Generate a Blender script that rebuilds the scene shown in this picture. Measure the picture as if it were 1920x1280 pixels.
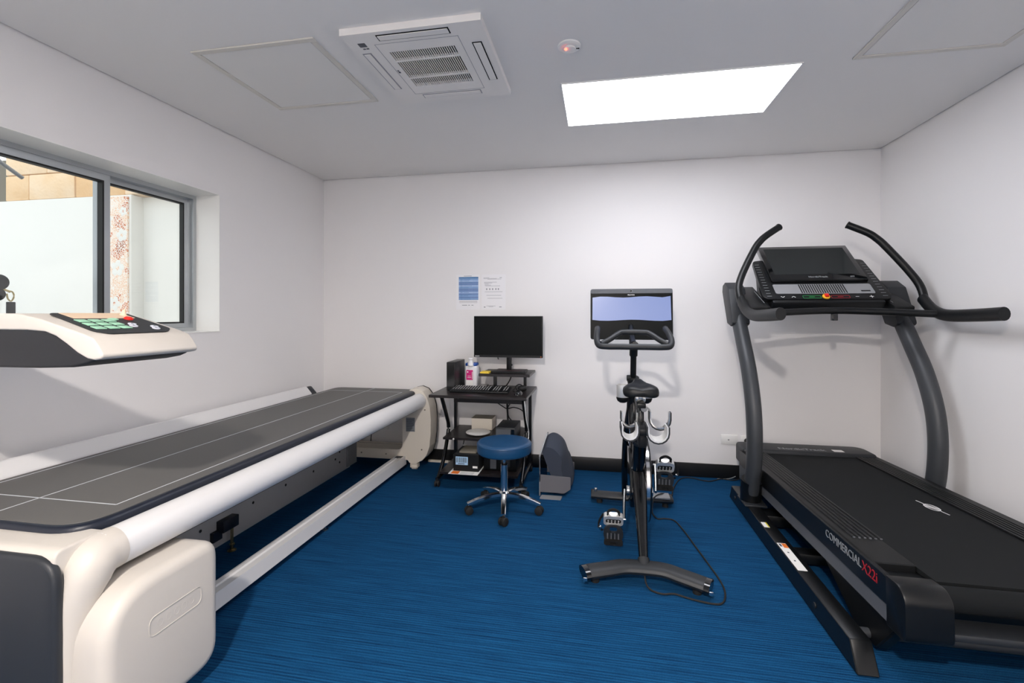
import bpy, bmesh, math, random
from mathutils import Vector, Matrix

for _o in list(bpy.data.objects):
    bpy.data.objects.remove(_o, do_unlink=True)
SC = bpy.context.scene
COL = SC.collection
R = math.radians
random.seed(7)

# ------------------------------------------------------------------ camera
cam_d = bpy.data.cameras.new('camera')
cam = bpy.data.objects.new('camera', cam_d)
COL.objects.link(cam)
cam.location = (0.0, 0.0, 1.274)
cam.rotation_euler = (R(90), 0, R(10.498))
cam_d.sensor_width = 36.0
cam_d.lens = 885.0 / 1920.0 * 36.0
cam_d.shift_y = -50.0 / 1920.0
cam_d.clip_start = 0.02
SC.camera = cam

# ------------------------------------------------------------------ world, exposure
W = bpy.data.worlds.new('overcast_sky')
SC.world = W
W.use_nodes = True
_bg = W.node_tree.nodes['Background']
_bg.inputs[0].default_value = (0.93, 0.97, 1.0, 1)
_bg.inputs[1].default_value = 1.45
SC.view_settings.view_transform = 'Standard'
SC.view_settings.look = 'None'
SC.view_settings.gamma = 1.0
SC.view_settings.use_curve_mapping = False
SC.view_settings.exposure = 0.36
PANEL_STRENGTH = 9.5        # the 1200 x 600 ceiling light panel
SPOT_STRENGTH = 1750.0       # the recessed downlight behind the camera

# ------------------------------------------------------------------ materials
def lin(c):
    return c / 12.92 if c <= 0.04045 else ((c + 0.055) / 1.055) ** 2.4
def rgb(h):
    h = h.lstrip('#')
    return tuple(lin(int(h[i:i + 2], 16) / 255.0) for i in (0, 2, 4)) + (1.0,)

MATS = {}
def mat(name, col, rough=0.5, metal=0.0, spec=0.5, grain=0.0, gscale=200.0, bump=0.0, bscale=300.0,
        emit=0.0, emit_col=None, coat=0.0):
    m = bpy.data.materials.new(name)
    m.use_nodes = True
    nt = m.node_tree
    b = nt.nodes['Principled BSDF']
    c = rgb(col) if isinstance(col, str) else tuple(col) + ((1.0,) if len(col) == 3 else ())
    b.inputs['Base Color'].default_value = c
    b.inputs['Roughness'].default_value = rough
    b.inputs['Metallic'].default_value = metal
    b.inputs['Specular IOR Level'].default_value = spec
    b.inputs['Coat Weight'].default_value = coat
    if emit:
        b.inputs['Emission Color'].default_value = rgb(emit_col) if emit_col else c
        b.inputs['Emission Strength'].default_value = emit
    if grain or bump:
        tc = nt.nodes.new('ShaderNodeTexCoord')
        if grain:
            n = nt.nodes.new('ShaderNodeTexNoise')
            n.inputs['Scale'].default_value = gscale
            n.inputs['Detail'].default_value = 4
            nt.links.new(tc.outputs['Object'], n.inputs['Vector'])
            mx = nt.nodes.new('ShaderNodeMix'); mx.data_type = 'RGBA'
            mx.inputs[6].default_value = tuple(max(0, v * (1 - grain)) for v in c[:3]) + (1,)
            mx.inputs[7].default_value = tuple(min(1, v * (1 + grain)) for v in c[:3]) + (1,)
            nt.links.new(n.outputs['Fac'], mx.inputs[0])
            nt.links.new(mx.outputs[2], b.inputs['Base Color'])
        if bump:
            n2 = nt.nodes.new('ShaderNodeTexNoise')
            n2.inputs['Scale'].default_value = bscale
            n2.inputs['Detail'].default_value = 3
            nt.links.new(tc.outputs['Object'], n2.inputs['Vector'])
            bp = nt.nodes.new('ShaderNodeBump')
            bp.inputs['Strength'].default_value = bump
            bp.inputs['Distance'].default_value = 0.002
            nt.links.new(n2.outputs['Fac'], bp.inputs['Height'])
            nt.links.new(bp.outputs['Normal'], b.inputs['Normal'])
    MATS[name] = m
    return m

def thin_glass(name, tint, gloss=0.07, rough=0.02):
    m = bpy.data.materials.new(name); m.use_nodes = True
    nt = m.node_tree
    for n in list(nt.nodes):
        if n.type != 'OUTPUT_MATERIAL': nt.nodes.remove(n)
    out = [n for n in nt.nodes if n.type == 'OUTPUT_MATERIAL'][0]
    tr = nt.nodes.new('ShaderNodeBsdfTransparent'); tr.inputs[0].default_value = tint
    gl = nt.nodes.new('ShaderNodeBsdfGlossy'); gl.inputs['Roughness'].default_value = rough
    mx = nt.nodes.new('ShaderNodeMixShader'); mx.inputs[0].default_value = gloss
    nt.links.new(tr.outputs[0], mx.inputs[1]); nt.links.new(gl.outputs[0], mx.inputs[2])
    nt.links.new(mx.outputs[0], out.inputs[0])
    MATS[name] = m
    return m

def carpet_material():
    # loop pile in fine ribs that run across the room, with streaks of darker yarn
    m = bpy.data.materials.new('carpet'); m.use_nodes = True
    nt = m.node_tree; b = nt.nodes['Principled BSDF']
    tc = nt.nodes.new('ShaderNodeTexCoord')
    def noise(sc, detail, rough=0.5):
        mp = nt.nodes.new('ShaderNodeMapping'); mp.inputs['Scale'].default_value = sc
        nt.links.new(tc.outputs['Object'], mp.inputs['Vector'])
        n = nt.nodes.new('ShaderNodeTexNoise'); n.inputs['Scale'].default_value = 1.0
        n.inputs['Detail'].default_value = detail; n.inputs['Roughness'].default_value = rough
        nt.links.new(mp.outputs[0], n.inputs['Vector'])
        return n.outputs['Fac']
    def mixf(a, c, f):
        x = nt.nodes.new('ShaderNodeMix'); x.data_type = 'FLOAT'; x.inputs[0].default_value = f
        nt.links.new(a, x.inputs[2]); nt.links.new(c, x.inputs[3]); return x.outputs[0]
    streak = noise((3.0, 110, 1), 4, 0.7)
    grain = noise((380, 420, 1), 2)
    wv = nt.nodes.new('ShaderNodeTexWave'); wv.wave_type = 'BANDS'; wv.bands_direction = 'Y'
    wv.inputs['Scale'].default_value = 24.0; wv.inputs['Distortion'].default_value = 1.2; wv.inputs['Detail'].default_value = 2
    wv.inputs['Detail Scale'].default_value = 6.0
    nt.links.new(tc.outputs['Object'], wv.inputs['Vector'])
    base = mixf(streak, grain, 0.45)
    ht = mixf(base, wv.outputs['Fac'], 0.11)
    rp = nt.nodes.new('ShaderNodeValToRGB')
    rp.color_ramp.elements[0].position = 0.34; rp.color_ramp.elements[0].color = (0.001, 0.016, 0.058, 1)
    rp.color_ramp.elements[1].position = 0.68; rp.color_ramp.elements[1].color = (0.010, 0.100, 0.245, 1)
    nt.links.new(ht, rp.inputs[0])
    nt.links.new(rp.outputs[0], b.inputs['Base Color'])
    b.inputs['Roughness'].default_value = 0.95
    b.inputs['Specular IOR Level'].default_value = 0.1
    bp = nt.nodes.new('ShaderNodeBump'); bp.inputs['Strength'].default_value = 0.8; bp.inputs['Distance'].default_value = 0.003
    nt.links.new(ht, bp.inputs['Height']); nt.links.new(bp.outputs[0], b.inputs['Normal'])
    MATS['carpet'] = m
    return m

def stone_material():
    m = bpy.data.materials.new('sandstone'); m.use_nodes = True
    nt = m.node_tree; b = nt.nodes['Principled BSDF']
    tc = nt.nodes.new('ShaderNodeTexCoord')
    oi = nt.nodes.new('ShaderNodeObjectInfo')
    n1 = nt.nodes.new('ShaderNodeTexNoise'); n1.inputs['Scale'].default_value = 5; n1.inputs['Detail'].default_value = 6
    nt.links.new(tc.outputs['Object'], n1.inputs['Vector'])
    ad = nt.nodes.new('ShaderNodeMix'); ad.data_type = 'FLOAT'; ad.inputs[0].default_value = 0.45
    nt.links.new(n1.outputs['Fac'], ad.inputs[2]); nt.links.new(oi.outputs['Random'], ad.inputs[3])
    rp = nt.nodes.new('ShaderNodeValToRGB')
    e = rp.color_ramp.elements
    e[0].position = 0.2; e[0].color = rgb('#e3b887'); e[1].position = 0.8; e[1].color = rgb('#f7e3cb')
    k = e.new(0.5); k.color = rgb('#efcfa8')
    nt.links.new(ad.outputs[0], rp.inputs[0]); nt.links.new(rp.outputs[0], b.inputs['Base Color'])
    b.inputs['Roughness'].default_value = 0.9
    bp = nt.nodes.new('ShaderNodeBump'); bp.inputs['Strength'].default_value = 0.5; bp.inputs['Distance'].default_value = 0.01
    n2 = nt.nodes.new('ShaderNodeTexNoise'); n2.inputs['Scale'].default_value = 40
    nt.links.new(tc.outputs['Object'], n2.inputs['Vector'])
    nt.links.new(n2.outputs['Fac'], bp.inputs['Height']); nt.links.new(bp.outputs[0], b.inputs['Normal'])
    MATS['sandstone'] = m

def mosaic_material():
    # small glass tesserae (3 pixels each in the photograph): cells with pale grout, wandering terracotta bands on cream
    m = bpy.data.materials.new('mosaic'); m.use_nodes = True
    nt = m.node_tree; b = nt.nodes['Principled BSDF']
    tc = nt.nodes.new('ShaderNodeTexCoord')
    v = nt.nodes.new('ShaderNodeTexVoronoi'); v.inputs['Scale'].default_value = 62
    v2 = nt.nodes.new('ShaderNodeTexVoronoi'); v2.feature = 'DISTANCE_TO_EDGE'; v2.inputs['Scale'].default_value = 62
    nt.links.new(tc.outputs['Object'], v.inputs['Vector']); nt.links.new(tc.outputs['Object'], v2.inputs['Vector'])
    w = nt.nodes.new('ShaderNodeTexNoise'); w.inputs['Scale'].default_value = 5.5; w.inputs['Detail'].default_value = 1
    nt.links.new(v.outputs['Position'], w.inputs['Vector'])
    rp = nt.nodes.new('ShaderNodeValToRGB'); rp.color_ramp.interpolation = 'CONSTANT'
    e = rp.color_ramp.elements
    e[0].position = 0.0; e[0].color = rgb('#a5582a')
    e[1].position = 0.36; e[1].color = rgb('#cf7a4a')
    for p, c in ((0.44, '#f0c9a8'), (0.55, '#f6e2cf'), (0.62, '#dc8c5e'), (0.70, '#8c5a2a')):
        k = e.new(p); k.color = rgb(c)
    nt.links.new(w.outputs['Fac'], rp.inputs[0])
    st = nt.nodes.new('ShaderNodeMath'); st.operation = 'LESS_THAN'; st.inputs[1].default_value = 0.10
    nt.links.new(v2.outputs['Distance'], st.inputs[0])
    mx = nt.nodes.new('ShaderNodeMix'); mx.data_type = 'RGBA'
    nt.links.new(st.outputs[0], mx.inputs[0]); nt.links.new(rp.outputs[0], mx.inputs[6])
    mx.inputs[7].default_value = rgb('#f4ebe2')
    nt.links.new(mx.outputs[2], b.inputs['Base Color'])
    b.inputs['Roughness'].default_value = 0.35
    MATS['mosaic'] = m

def pad_material():
    mat('vinyl_pad', '#5e5d5b', 0.55, spec=0.35, grain=0.12, gscale=900, bump=0.12, bscale=900)

mat('wall_paint', '#f1efef', 0.85, spec=0.2, bump=0.05, bscale=500)
mat('ceiling_paint', '#f0eeec', 0.9, spec=0.15)
mat('dark_void', '#141414', 0.9)
mat('black_skirting', '#0c0d0f', 0.45)
mat('white_gloss', '#f2f1ee', 0.35)
mat('aluminium', '#b9bdc0', 0.38, metal=0.85)
mat('gasket', '#0b0c0c', 0.6)
mat('ext_white', '#efeee9', 0.9)
mat('ext_ground', '#8f8a84', 0.9, grain=0.2, gscale=30)
mat('mortar', '#e3cdb2', 0.95)
carpet_material(); stone_material(); mosaic_material(); pad_material()
thin_glass('window_glass', (0.96, 0.975, 0.97, 1), 0.06)
thin_glass('acrylic', (0.50, 0.52, 0.56, 1), 0.10, 0.12)
mat('panel_light', '#ffffff', 0.5, emit=PANEL_STRENGTH, emit_col='#f7f8ff')
mat('spot_light', '#ffffff', 0.5, emit=SPOT_STRENGTH, emit_col='#fff6ee')
mat('ac_white', '#f0edea', 0.5)
mat('ac_dark', '#0a0b0d', 0.9, spec=0.1)
mat('hatch_frame', '#dcd8d0', 0.6)
mat('hatch_panel', '#eceae7', 0.8)
mat('led_red', '#ff5040', 0.4, emit=12.0, emit_col='#ff3a2a')
mat('cream_plastic', '#cbc5bd', 0.42, spec=0.4, bump=0.03, bscale=1500)
mat('white_tube', '#e2e1e1', 0.35)
mat('dark_slate', '#272a2f', 0.5, bump=0.1, bscale=900)
mat('navy_vinyl', '#131a29', 0.42)
mat('line_white', '#c9cdd2', 0.6)
mat('grey_steel', '#b3b4b7', 0.5)
mat('beige_panel', '#e0d8cb', 0.5)
mat('steel', '#c8c8c6', 0.25, metal=1.0)
mat('chrome', '#ececec', 0.16, metal=1.0)
mat('bright_metal', '#f2f2f0', 0.34, metal=0.55)
mat('brass', '#c7b486', 0.3, metal=1.0)
mat('black_plastic', '#0f1113', 0.45, spec=0.35)
mat('black_satin', '#0c0e10', 0.38, spec=0.35)
mat('black_gloss', '#0a0b0d', 0.12, coat=0.3)
mat('black_rubber', '#131313', 0.7)
mat('charcoal', '#222529', 0.5)
mat('charcoal_metal', '#3b3e42', 0.45, metal=0.1)
mat('belt_black', '#101315', 0.85, spec=0.25, grain=0.15, gscale=700)
mat('mid_grey', '#5a5d62', 0.55)
mat('silver_paint', '#9b9da0', 0.4, metal=0.3)
mat('screen_dark', '#0b0f10', 0.35, spec=0.12)
mat('arm_dark', '#0e1117', 0.5)
mat('screen_grey', '#1e2324', 0.10)
mat('reflection_blue', '#0a0a10', 0.2, emit=0.55, emit_col='#a3b6f2')  # emissive blue for the reflection painted on the bike screen
mat('print_white', '#e8e8e8', 0.5)
mat('print_grey', '#8b8f92', 0.5)
mat('print_red', '#a81c28', 0.5)
mat('print_green', '#2fa155', 0.5)
mat('red_plastic', '#d8281c', 0.35)
mat('yellow_plastic', '#f2b632', 0.4)
mat('orange_print', '#e87722', 0.6)
mat('yellow_print', '#e5d84c', 0.6)
mat('wood_black', '#1b1515', 0.35, grain=0.35, gscale=35)
mat('black_tube', '#0d0e10', 0.3)
mat('stool_blue', '#12436b', 0.42, bump=0.08, bscale=900)
mat('bottle_white', '#e9e9ec', 0.35)
mat('magenta', '#d3117a', 0.5)
mat('royal_blue', '#15489c', 0.4)
mat('sticky_yellow', '#f4d24a', 0.7)
mat('burgundy', '#4a1f22', 0.5)
mat('paper', '#f3f1ee', 0.8)
mat('paper_grey', '#f3f2f4', 0.5)
mat('table_blue', '#86a9d6', 0.6)
mat('table_blue_dark', '#4f82b4', 0.6)
mat('table_blue_pale', '#aac4e6', 0.6)
mat('table_blue_mid', '#7390c4', 0.6)
mat('ink_grey', '#9a9aa2', 0.7)
mat('ink_dark', '#454b5a', 0.7)
mat('carton', '#ddd5c8', 0.8)
mat('carton_dark', '#7a7468', 0.8)
mat('label_blue', '#a9cdea', 0.5)
mat('cyan_cloth', '#6fa5b5', 0.7)
mat('smoke_grey', '#6d6c70', 0.35)
mat('foam_navy', '#333a48', 0.8, bump=0.2, bscale=600)
mat('green_key', '#9ccdb0', 0.4, emit=0.06, emit_col='#8fe0ae')
mat('key_white', '#dcdfea', 0.4)
mat('panel_tan', '#e8cdb0', 0.45)
mat('steel_grey_paint', '#7b7f83', 0.5)

# ------------------------------------------------------------------ mesh building
def catmull(pts, sub=6):
    pts = [Vector(p) for p in pts]
    if sub <= 1 or len(pts) < 3: return pts
    out = []
    n = len(pts)
    for i in range(n - 1):
        p0 = pts[i - 1] if i else pts[0] * 2 - pts[1]
        p1, p2 = pts[i], pts[i + 1]
        p3 = pts[i + 2] if i + 2 < n else pts[-1] * 2 - pts[-2]
        for k in range(sub):
            t = k / sub
            out.append(0.5 * ((2 * p1) + (p2 - p0) * t + (2 * p0 - 5 * p1 + 4 * p2 - p3) * t * t + (3 * p1 - p0 - 3 * p2 + p3) * t ** 3))
    out.append(pts[-1])
    return out

def round_poly(poly, r, seg=5):
    """round the corners of a closed 2-D polygon; r a number or a list"""
    n = len(poly); out = []
    for i in range(n):
        p = Vector(poly[i]); a = Vector(poly[i - 1]); c = Vector(poly[(i + 1) % n])
        rr = r[i] if isinstance(r, (list, tuple)) else r
        if rr <= 0: out.append(tuple(p)); continue
        u = (a - p); v = (c - p); lu, lv = u.length, v.length
        u.normalize(); v.normalize()
        ang = math.acos(max(-1, min(1, u.dot(v))))
        if ang > 3.1: out.append(tuple(p)); continue
        d = min(rr / math.tan(ang / 2), lu * 0.49, lv * 0.49)
        s, e = p + u * d, p + v * d
        for k in range(seg + 1):
            t = k / seg
            q = s * (1 - t) ** 2 + p * 2 * t * (1 - t) + e * t * t
            out.append(tuple(q))
    return out

class MB:
    def __init__(self): self.bm = bmesh.new()
    def _bev(self, verts, bev, seg=2):
        if bev <= 0: return
        es = set()
        vs = set(verts)
        for v in verts:
            for e in v.link_edges:
                if e.verts[0] in vs and e.verts[1] in vs and len(e.link_faces) == 2 and e.calc_face_angle(0) > 0.5: es.add(e)
        bmesh.ops.bevel(self.bm, geom=list(es), offset=bev, segments=seg, profile=0.5, affect='EDGES', clamp_overlap=True)
    def box(self, x0, x1, y0, y1, z0, z1, bev=0.0, seg=2, M=None):
        mm = Matrix.Translation(((x0 + x1) / 2, (y0 + y1) / 2, (z0 + z1) / 2)) @ Matrix.Diagonal((abs(x1 - x0), abs(y1 - y0), abs(z1 - z0), 1))
        r = bmesh.ops.create_cube(self.bm, size=1.0, matrix=mm)
        vs = r['verts']
        before = set(self.bm.verts) - set(vs)
        self._bev(vs, bev, seg)
        if M is not None:
            for v in self.bm.verts:
                if v not in before: v.co = M @ v.co
        return self
    def obox(self, c, s, M=None, bev=0.0, seg=2):
        return self.box(c[0] - s[0] / 2, c[0] + s[0] / 2, c[1] - s[1] / 2, c[1] + s[1] / 2, c[2] - s[2] / 2, c[2] + s[2] / 2, bev, seg, M)
    def cyl(self, p0, p1, r0, r1=None, n=20, bev=0.0):
        p0, p1 = Vector(p0), Vector(p1)
        r1 = r0 if r1 is None else r1
        d = p1 - p0
        q = d.to_track_quat('Z', 'Y').to_matrix().to_4x4()
        mm = Matrix.Translation((p0 + p1) / 2) @ q
        r = bmesh.ops.create_cone(self.bm, cap_ends=True, cap_tris=False, segments=n, radius1=r0, radius2=r1, depth=d.length, matrix=mm)
        self._bev(r['verts'], bev)
        return self
    def sweep(self, pts, prof, up=(0, 0, 1), sub=6, closed=False, scales=None):
        """prof: list of (side, up) offsets swept along pts"""
        P = catmull(pts, sub) if not closed else [Vector(p) for p in pts]
        n = len(P); rings = []
        up = Vector(up)
        for i, p in enumerate(P):
            if closed: t = P[(i + 1) % n] - P[i - 1]
            else: t = P[min(i + 1, n - 1)] - P[max(i - 1, 0)]
            t.normalize()
            s = t.cross(up)
            if s.length < 1e-4: s = t.cross(Vector((0, 1, 0)))
            s.normalize(); u = s.cross(t).normalized()
            k = 1.0
            if scales:
                f = i / (n - 1) * (len(scales) - 1); a = int(min(f, len(scales) - 2)); k = scales[a] + (scales[a + 1] - scales[a]) * (f - a)
            rings.append([self.bm.verts.new(p + s * a * k + u * b * k) for a, b in prof])
        m = len(prof)
        for i in range(n if closed else n - 1):
            A, B = rings[i], rings[(i + 1) % n]
            for j in range(m):
                self.bm.faces.new((A[j], A[(j + 1) % m], B[(j + 1) % m], B[j]))
        if not closed:
            self.bm.faces.new(list(reversed(rings[0]))); self.bm.faces.new(rings[-1])
        return self
    def tube(self, pts, r, n=14, sub=6, up=(0, 0, 1), ry=None, closed=False, scales=None):
        ry = ry or r
        prof = [(r * math.cos(2 * math.pi * k / n), ry * math.sin(2 * math.pi * k / n)) for k in range(n)]
        return self.sweep(pts, prof, up, sub, closed, scales)
    def prism(self, poly, axis, a0, a1, bev=0.0, seg=2):
        """poly in the plane normal to axis: x->(y,z) y->(x,z) z->(x,y)"""
        def P(q, a):
            return {'x': (a, q[0], q[1]), 'y': (q[0], a, q[1]), 'z': (q[0], q[1], a)}[axis]
        A = [self.bm.verts.new(P(q, a0)) for q in poly]
        B = [self.bm.verts.new(P(q, a1)) for q in poly]
        n = len(poly)
        f = [self.bm.faces.new(A), self.bm.faces.new(B)]
        for i in range(n):
            f.append(self.bm.faces.new((A[i], A[(i + 1) % n], B[(i + 1) % n], B[i])))
        bmesh.ops.recalc_face_normals(self.bm, faces=f)
        self._bev(A + B, bev, seg)
        return self
    def frame(self, outer, inner, axis, a0, a1):
        """ring prism between two polygons with equal vertex counts"""
        def P(q, a):
            return {'x': (a, q[0], q[1]), 'y': (q[0], a, q[1]), 'z': (q[0], q[1], a)}[axis]
        n = len(outer)
        V = [[self.bm.verts.new(P(q, a)) for q in pl] for pl in (outer, inner) for a in (a0, a1)]
        o0, o1, i0, i1 = V; f = []
        for k in range(n):
            j = (k + 1) % n
            f += [self.bm.faces.new((o0[k], o0[j], o1[j], o1[k])), self.bm.faces.new((i0[k], i1[k], i1[j], i0[j])),
                  self.bm.faces.new((o0[k], i0[k], i0[j], o0[j])), self.bm.faces.new((o1[k], o1[j], i1[j], i1[k]))]
        bmesh.ops.recalc_face_normals(self.bm, faces=f)
        return self
    def lathe(self, prof, c, n=32):
        rings = []
        for r, z in prof:
            rings.append([self.bm.verts.new((c[0] + r * math.cos(2 * math.pi * k / n), c[1] + r * math.sin(2 * math.pi * k / n), c[2] + z)) for k in range(n)])
        f = []
        for A, B in zip(rings, rings[1:]):
            for k in range(n):
                f.append(self.bm.faces.new((A[k], A[(k + 1) % n], B[(k + 1) % n], B[k])))
        f.append(self.bm.faces.new(rings[0])); f.append(self.bm.faces.new(rings[-1]))
        bmesh.ops.recalc_face_normals(self.bm, faces=f)
        return self
    def sphere(self, c, r, sc=(1, 1, 1), u=20, v=12):
        bmesh.ops.create_uvsphere(self.bm, u_segments=u, v_segments=v, radius=1.0,
                                  matrix=Matrix.Translation(c) @ Matrix.Diagonal((r * sc[0], r * sc[1], r * sc[2], 1)))
        return self
    def loft(self, rings):
        V = [[self.bm.verts.new(p) for p in rg] for rg in rings]
        f = []
        n = len(V[0])
        for A, B in zip(V, V[1:]):
            for k in range(n):
                f.append(self.bm.faces.new((A[k], A[(k + 1) % n], B[(k + 1) % n], B[k])))
        f.append(self.bm.faces.new(V[0])); f.append(self.bm.faces.new(V[-1]))
        bmesh.ops.recalc_face_normals(self.bm, faces=f)
        return self
    def mesh(self, me, M):
        base = len(self.bm.verts)
        self.bm.from_mesh(me)
        self.bm.verts.ensure_lookup_table()
        for v in self.bm.verts[base:]: v.co = M @ v.co
        return self
    def text(self, s, size, M, ext=0.0008, align='CENTER', bold=0.0):
        cu = bpy.data.curves.new('t', 'FONT'); cu.body = s; cu.size = size; cu.extrude = ext
        cu.align_x = align; cu.align_y = 'CENTER'; cu.resolution_u = 3; cu.offset = bold
        o = bpy.data.objects.new('t', cu)
        me = bpy.data.meshes.new_from_object(o)
        self.mesh(me, M)
        bpy.data.objects.remove(o); bpy.data.curves.remove(cu); bpy.data.meshes.remove(me)
        return self
    def xf(self, M):
        bmesh.ops.transform(self.bm, matrix=M, verts=self.bm.verts); return self

ORIG = {}
def _mk(name, mb, m, loc, ang=35):
    me = bpy.data.meshes.new(name)
    bmesh.ops.recalc_face_normals(mb.bm, faces=mb.bm.faces)
    mb.bm.transform(Matrix.Translation(-Vector(loc)))
    mb.bm.to_mesh(me); mb.bm.free()
    me.materials.append(MATS[m] if isinstance(m, str) else m)
    for p in me.polygons: p.use_smooth = True
    me.set_sharp_from_angle(angle=R(ang))
    o = bpy.data.objects.new(name, me)
    COL.objects.link(o)
    return o
def tag(o, label=None, cat=None, group=None, kind=None):
    if label: o['label'] = label
    if cat: o['category'] = cat
    if group: o['group'] = group
    if kind: o['kind'] = kind
    return o
def thing(name, label, cat, loc, group=None, kind=None):
    o = bpy.data.objects.new(name, None)
    o.empty_display_size = 0.05
    COL.objects.link(o); o.location = loc
    ORIG[o] = Vector(loc)
    return tag(o, label, cat, group, kind)
def part(name, mb, m, parent, label=None, kind=None, ang=35):
    loc = ORIG[parent]
    o = _mk(name, mb, m, loc, ang)
    o.parent = parent
    ORIG[o] = loc
    return tag(o, label, kind=kind)
def solo(name, mb, m, label, cat, group=None, kind=None, ang=35):
    xs = [v.co for v in mb.bm.verts]
    lo = [min(c[i] for c in xs) for i in range(3)]; hi = [max(c[i] for c in xs) for i in range(3)]
    loc = ((lo[0] + hi[0]) / 2, (lo[1] + hi[1]) / 2, lo[2])
    o = _mk(name, mb, m, loc, ang)
    o.location = loc
    ORIG[o] = Vector(loc)
    return tag(o, label, cat, group, kind)
def again(src, parent=None, off=(0, 0, 0), M=None):
    """copy of an object that shares its mesh"""
    c = src.copy(); COL.objects.link(c)
    if parent is not None: c.parent = parent
    c.location = Vector(src.location) + Vector(off)
    if M is not None: c.matrix_local = M
    ORIG[c] = ORIG.get(src, Vector())
    return c
def rrect(x0, x1, y0, y1, r, seg=5):
    return round_poly([(x0, y0), (x1, y0), (x1, y1), (x0, y1)], r, seg)

def frm(o, x, y):
    x, y = Vector(x).normalized(), Vector(y).normalized()
    z = x.cross(y)
    m = Matrix((x, y, z)).transposed().to_4x4()
    m.translation = Vector(o)
    return m

XL, XR, YB, YF, H = -2.478, 2.044, 3.927, -1.7, 2.5
# ================================================================== THE ROOM
WY0, WY1, WZ0, WZ1 = 0.70, 2.727, 1.161, 2.070       # window opening in the left wall
solo('floor', MB().box(XL - .3, XR + .15, YF - .15, YB + .15, -0.06, 0.0), 'carpet', 'blue ribbed carpet across the whole room', 'floor', kind='structure')
g = 0.010                                            # shadow gap between ceiling board and walls
solo('ceiling', MB().box(XL + g, XR - g, YF + g, YB - g, H, H + 0.013), 'ceiling_paint', 'flat white plasterboard ceiling with thin shadow gap', 'ceiling', kind='structure')
solo('trim_1', MB().box(XL - .3, XR + .15, YF - .15, YB + .15, H + 0.05, H + 0.09), 'dark_void', 'dark void above the ceiling seen in the shadow gap', 'trim', kind='structure')
solo('wall_back', MB().box(XL - .28, XR + .12, YB, YB + .12, 0, H + .05), 'wall_paint', 'plain white wall behind the desk and the exercise bike', 'wall', kind='structure')
solo('wall_right', MB().box(XR, XR + .12, YF, YB, 0, H + .05), 'wall_paint', 'plain white wall beside the treadmill', 'wall', kind='structure')
solo('wall_front', MB().box(XL - .28, XR + .12, YF - .12, YF, 0, H + .05), 'wall_paint', 'plain white wall facing the treadmill screen', 'wall', kind='structure')
w = MB()
w.box(XL - .28, XL, YF, WY0, 0, H + .05); w.box(XL - .28, XL, WY1, YB, 0, H + .05)
w.box(XL - .28, XL, WY0, WY1, 0, WZ0); w.box(XL - .28, XL, WY0, WY1, WZ1, H + .05)
solo('wall_left', w, 'wall_paint', 'white wall with the sliding window', 'wall', kind='structure')
solo('baseboard_back', MB().box(XL, XR, YB - .016, YB, 0, .107, .003), 'black_skirting', 'black skirting board along the wall behind the desk', 'baseboard', kind='structure')
solo('baseboard_left', MB().box(XL, XL + .016, YF, YB - .016, 0, .107, .003), 'black_skirting', 'black skirting board under the window', 'baseboard', kind='structure')
solo('baseboard_right', MB().box(XR - .016, XR, YF, YB - .016, 0, .107, .003), 'black_skirting', 'black skirting board beside the treadmill', 'baseboard', kind='structure')

# ---- window
wx0, wx1 = -2.735, -2.655
win = thing('window_1', 'aluminium sliding window in a deep white reveal', 'window', (wx0, (WY0 + WY1) / 2, WZ0), kind='structure')
def ring(y0, y1, z0, z1, t, x0, x1):
    m = MB()
    m.box(x0, x1, y0, y1, z0, z0 + t); m.box(x0, x1, y0, y1, z1 - t, z1)
    m.box(x0, x1, y0, y0 + t, z0 + t, z1 - t); m.box(x0, x1, y1 - t, y1, z0 + t, z1 - t)
    return m
part('outer_frame', ring(WY0, WY1, WZ0, WZ1, .028, wx0, wx1), 'aluminium', win)
sash1 = part('fixed_sash', ring(2.125, WY1 - .028, WZ0 + .028, WZ1 - .028, .030, wx0 + .004, wx0 + .034), 'aluminium', win)
part('gasket', ring(2.155, WY1 - .058, WZ0 + .058, WZ1 - .058, .009, wx0 + .012, wx0 + .040), 'gasket', sash1)
part('pane', MB().box(wx0 + .016, wx0 + .020, 2.160, WY1 - .062, WZ0 + .062, WZ1 - .062), 'window_glass', sash1)
sash2 = part('sliding_sash', ring(WY0 + .028, 2.162, WZ0 + .028, WZ1 - .028, .036, wx0 + .040, wx0 + .074), 'aluminium', win)
part('gasket', ring(WY0 + .064, 2.126, WZ0 + .064, WZ1 - .064, .009, wx0 + .046, wx0 + .079), 'gasket', sash2)
part('pane', MB().box(wx0 + .054, wx0 + .058, WY0 + .068, 2.122, WZ0 + .068, WZ1 - .068), 'window_glass', sash2)
part('window_sill', MB().box(wx1, XL + .004, WY0, WY1, WZ0, WZ0 + .006), 'white_gloss', win)
part('reveal_lining', MB().box(wx1, XL + .001, WY1 - .004, WY1, WZ0 + .006, WZ1).box(wx1, XL + .001, WY0, WY1 - .004, WZ1 - .004, WZ1), 'white_gloss', win)

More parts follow.
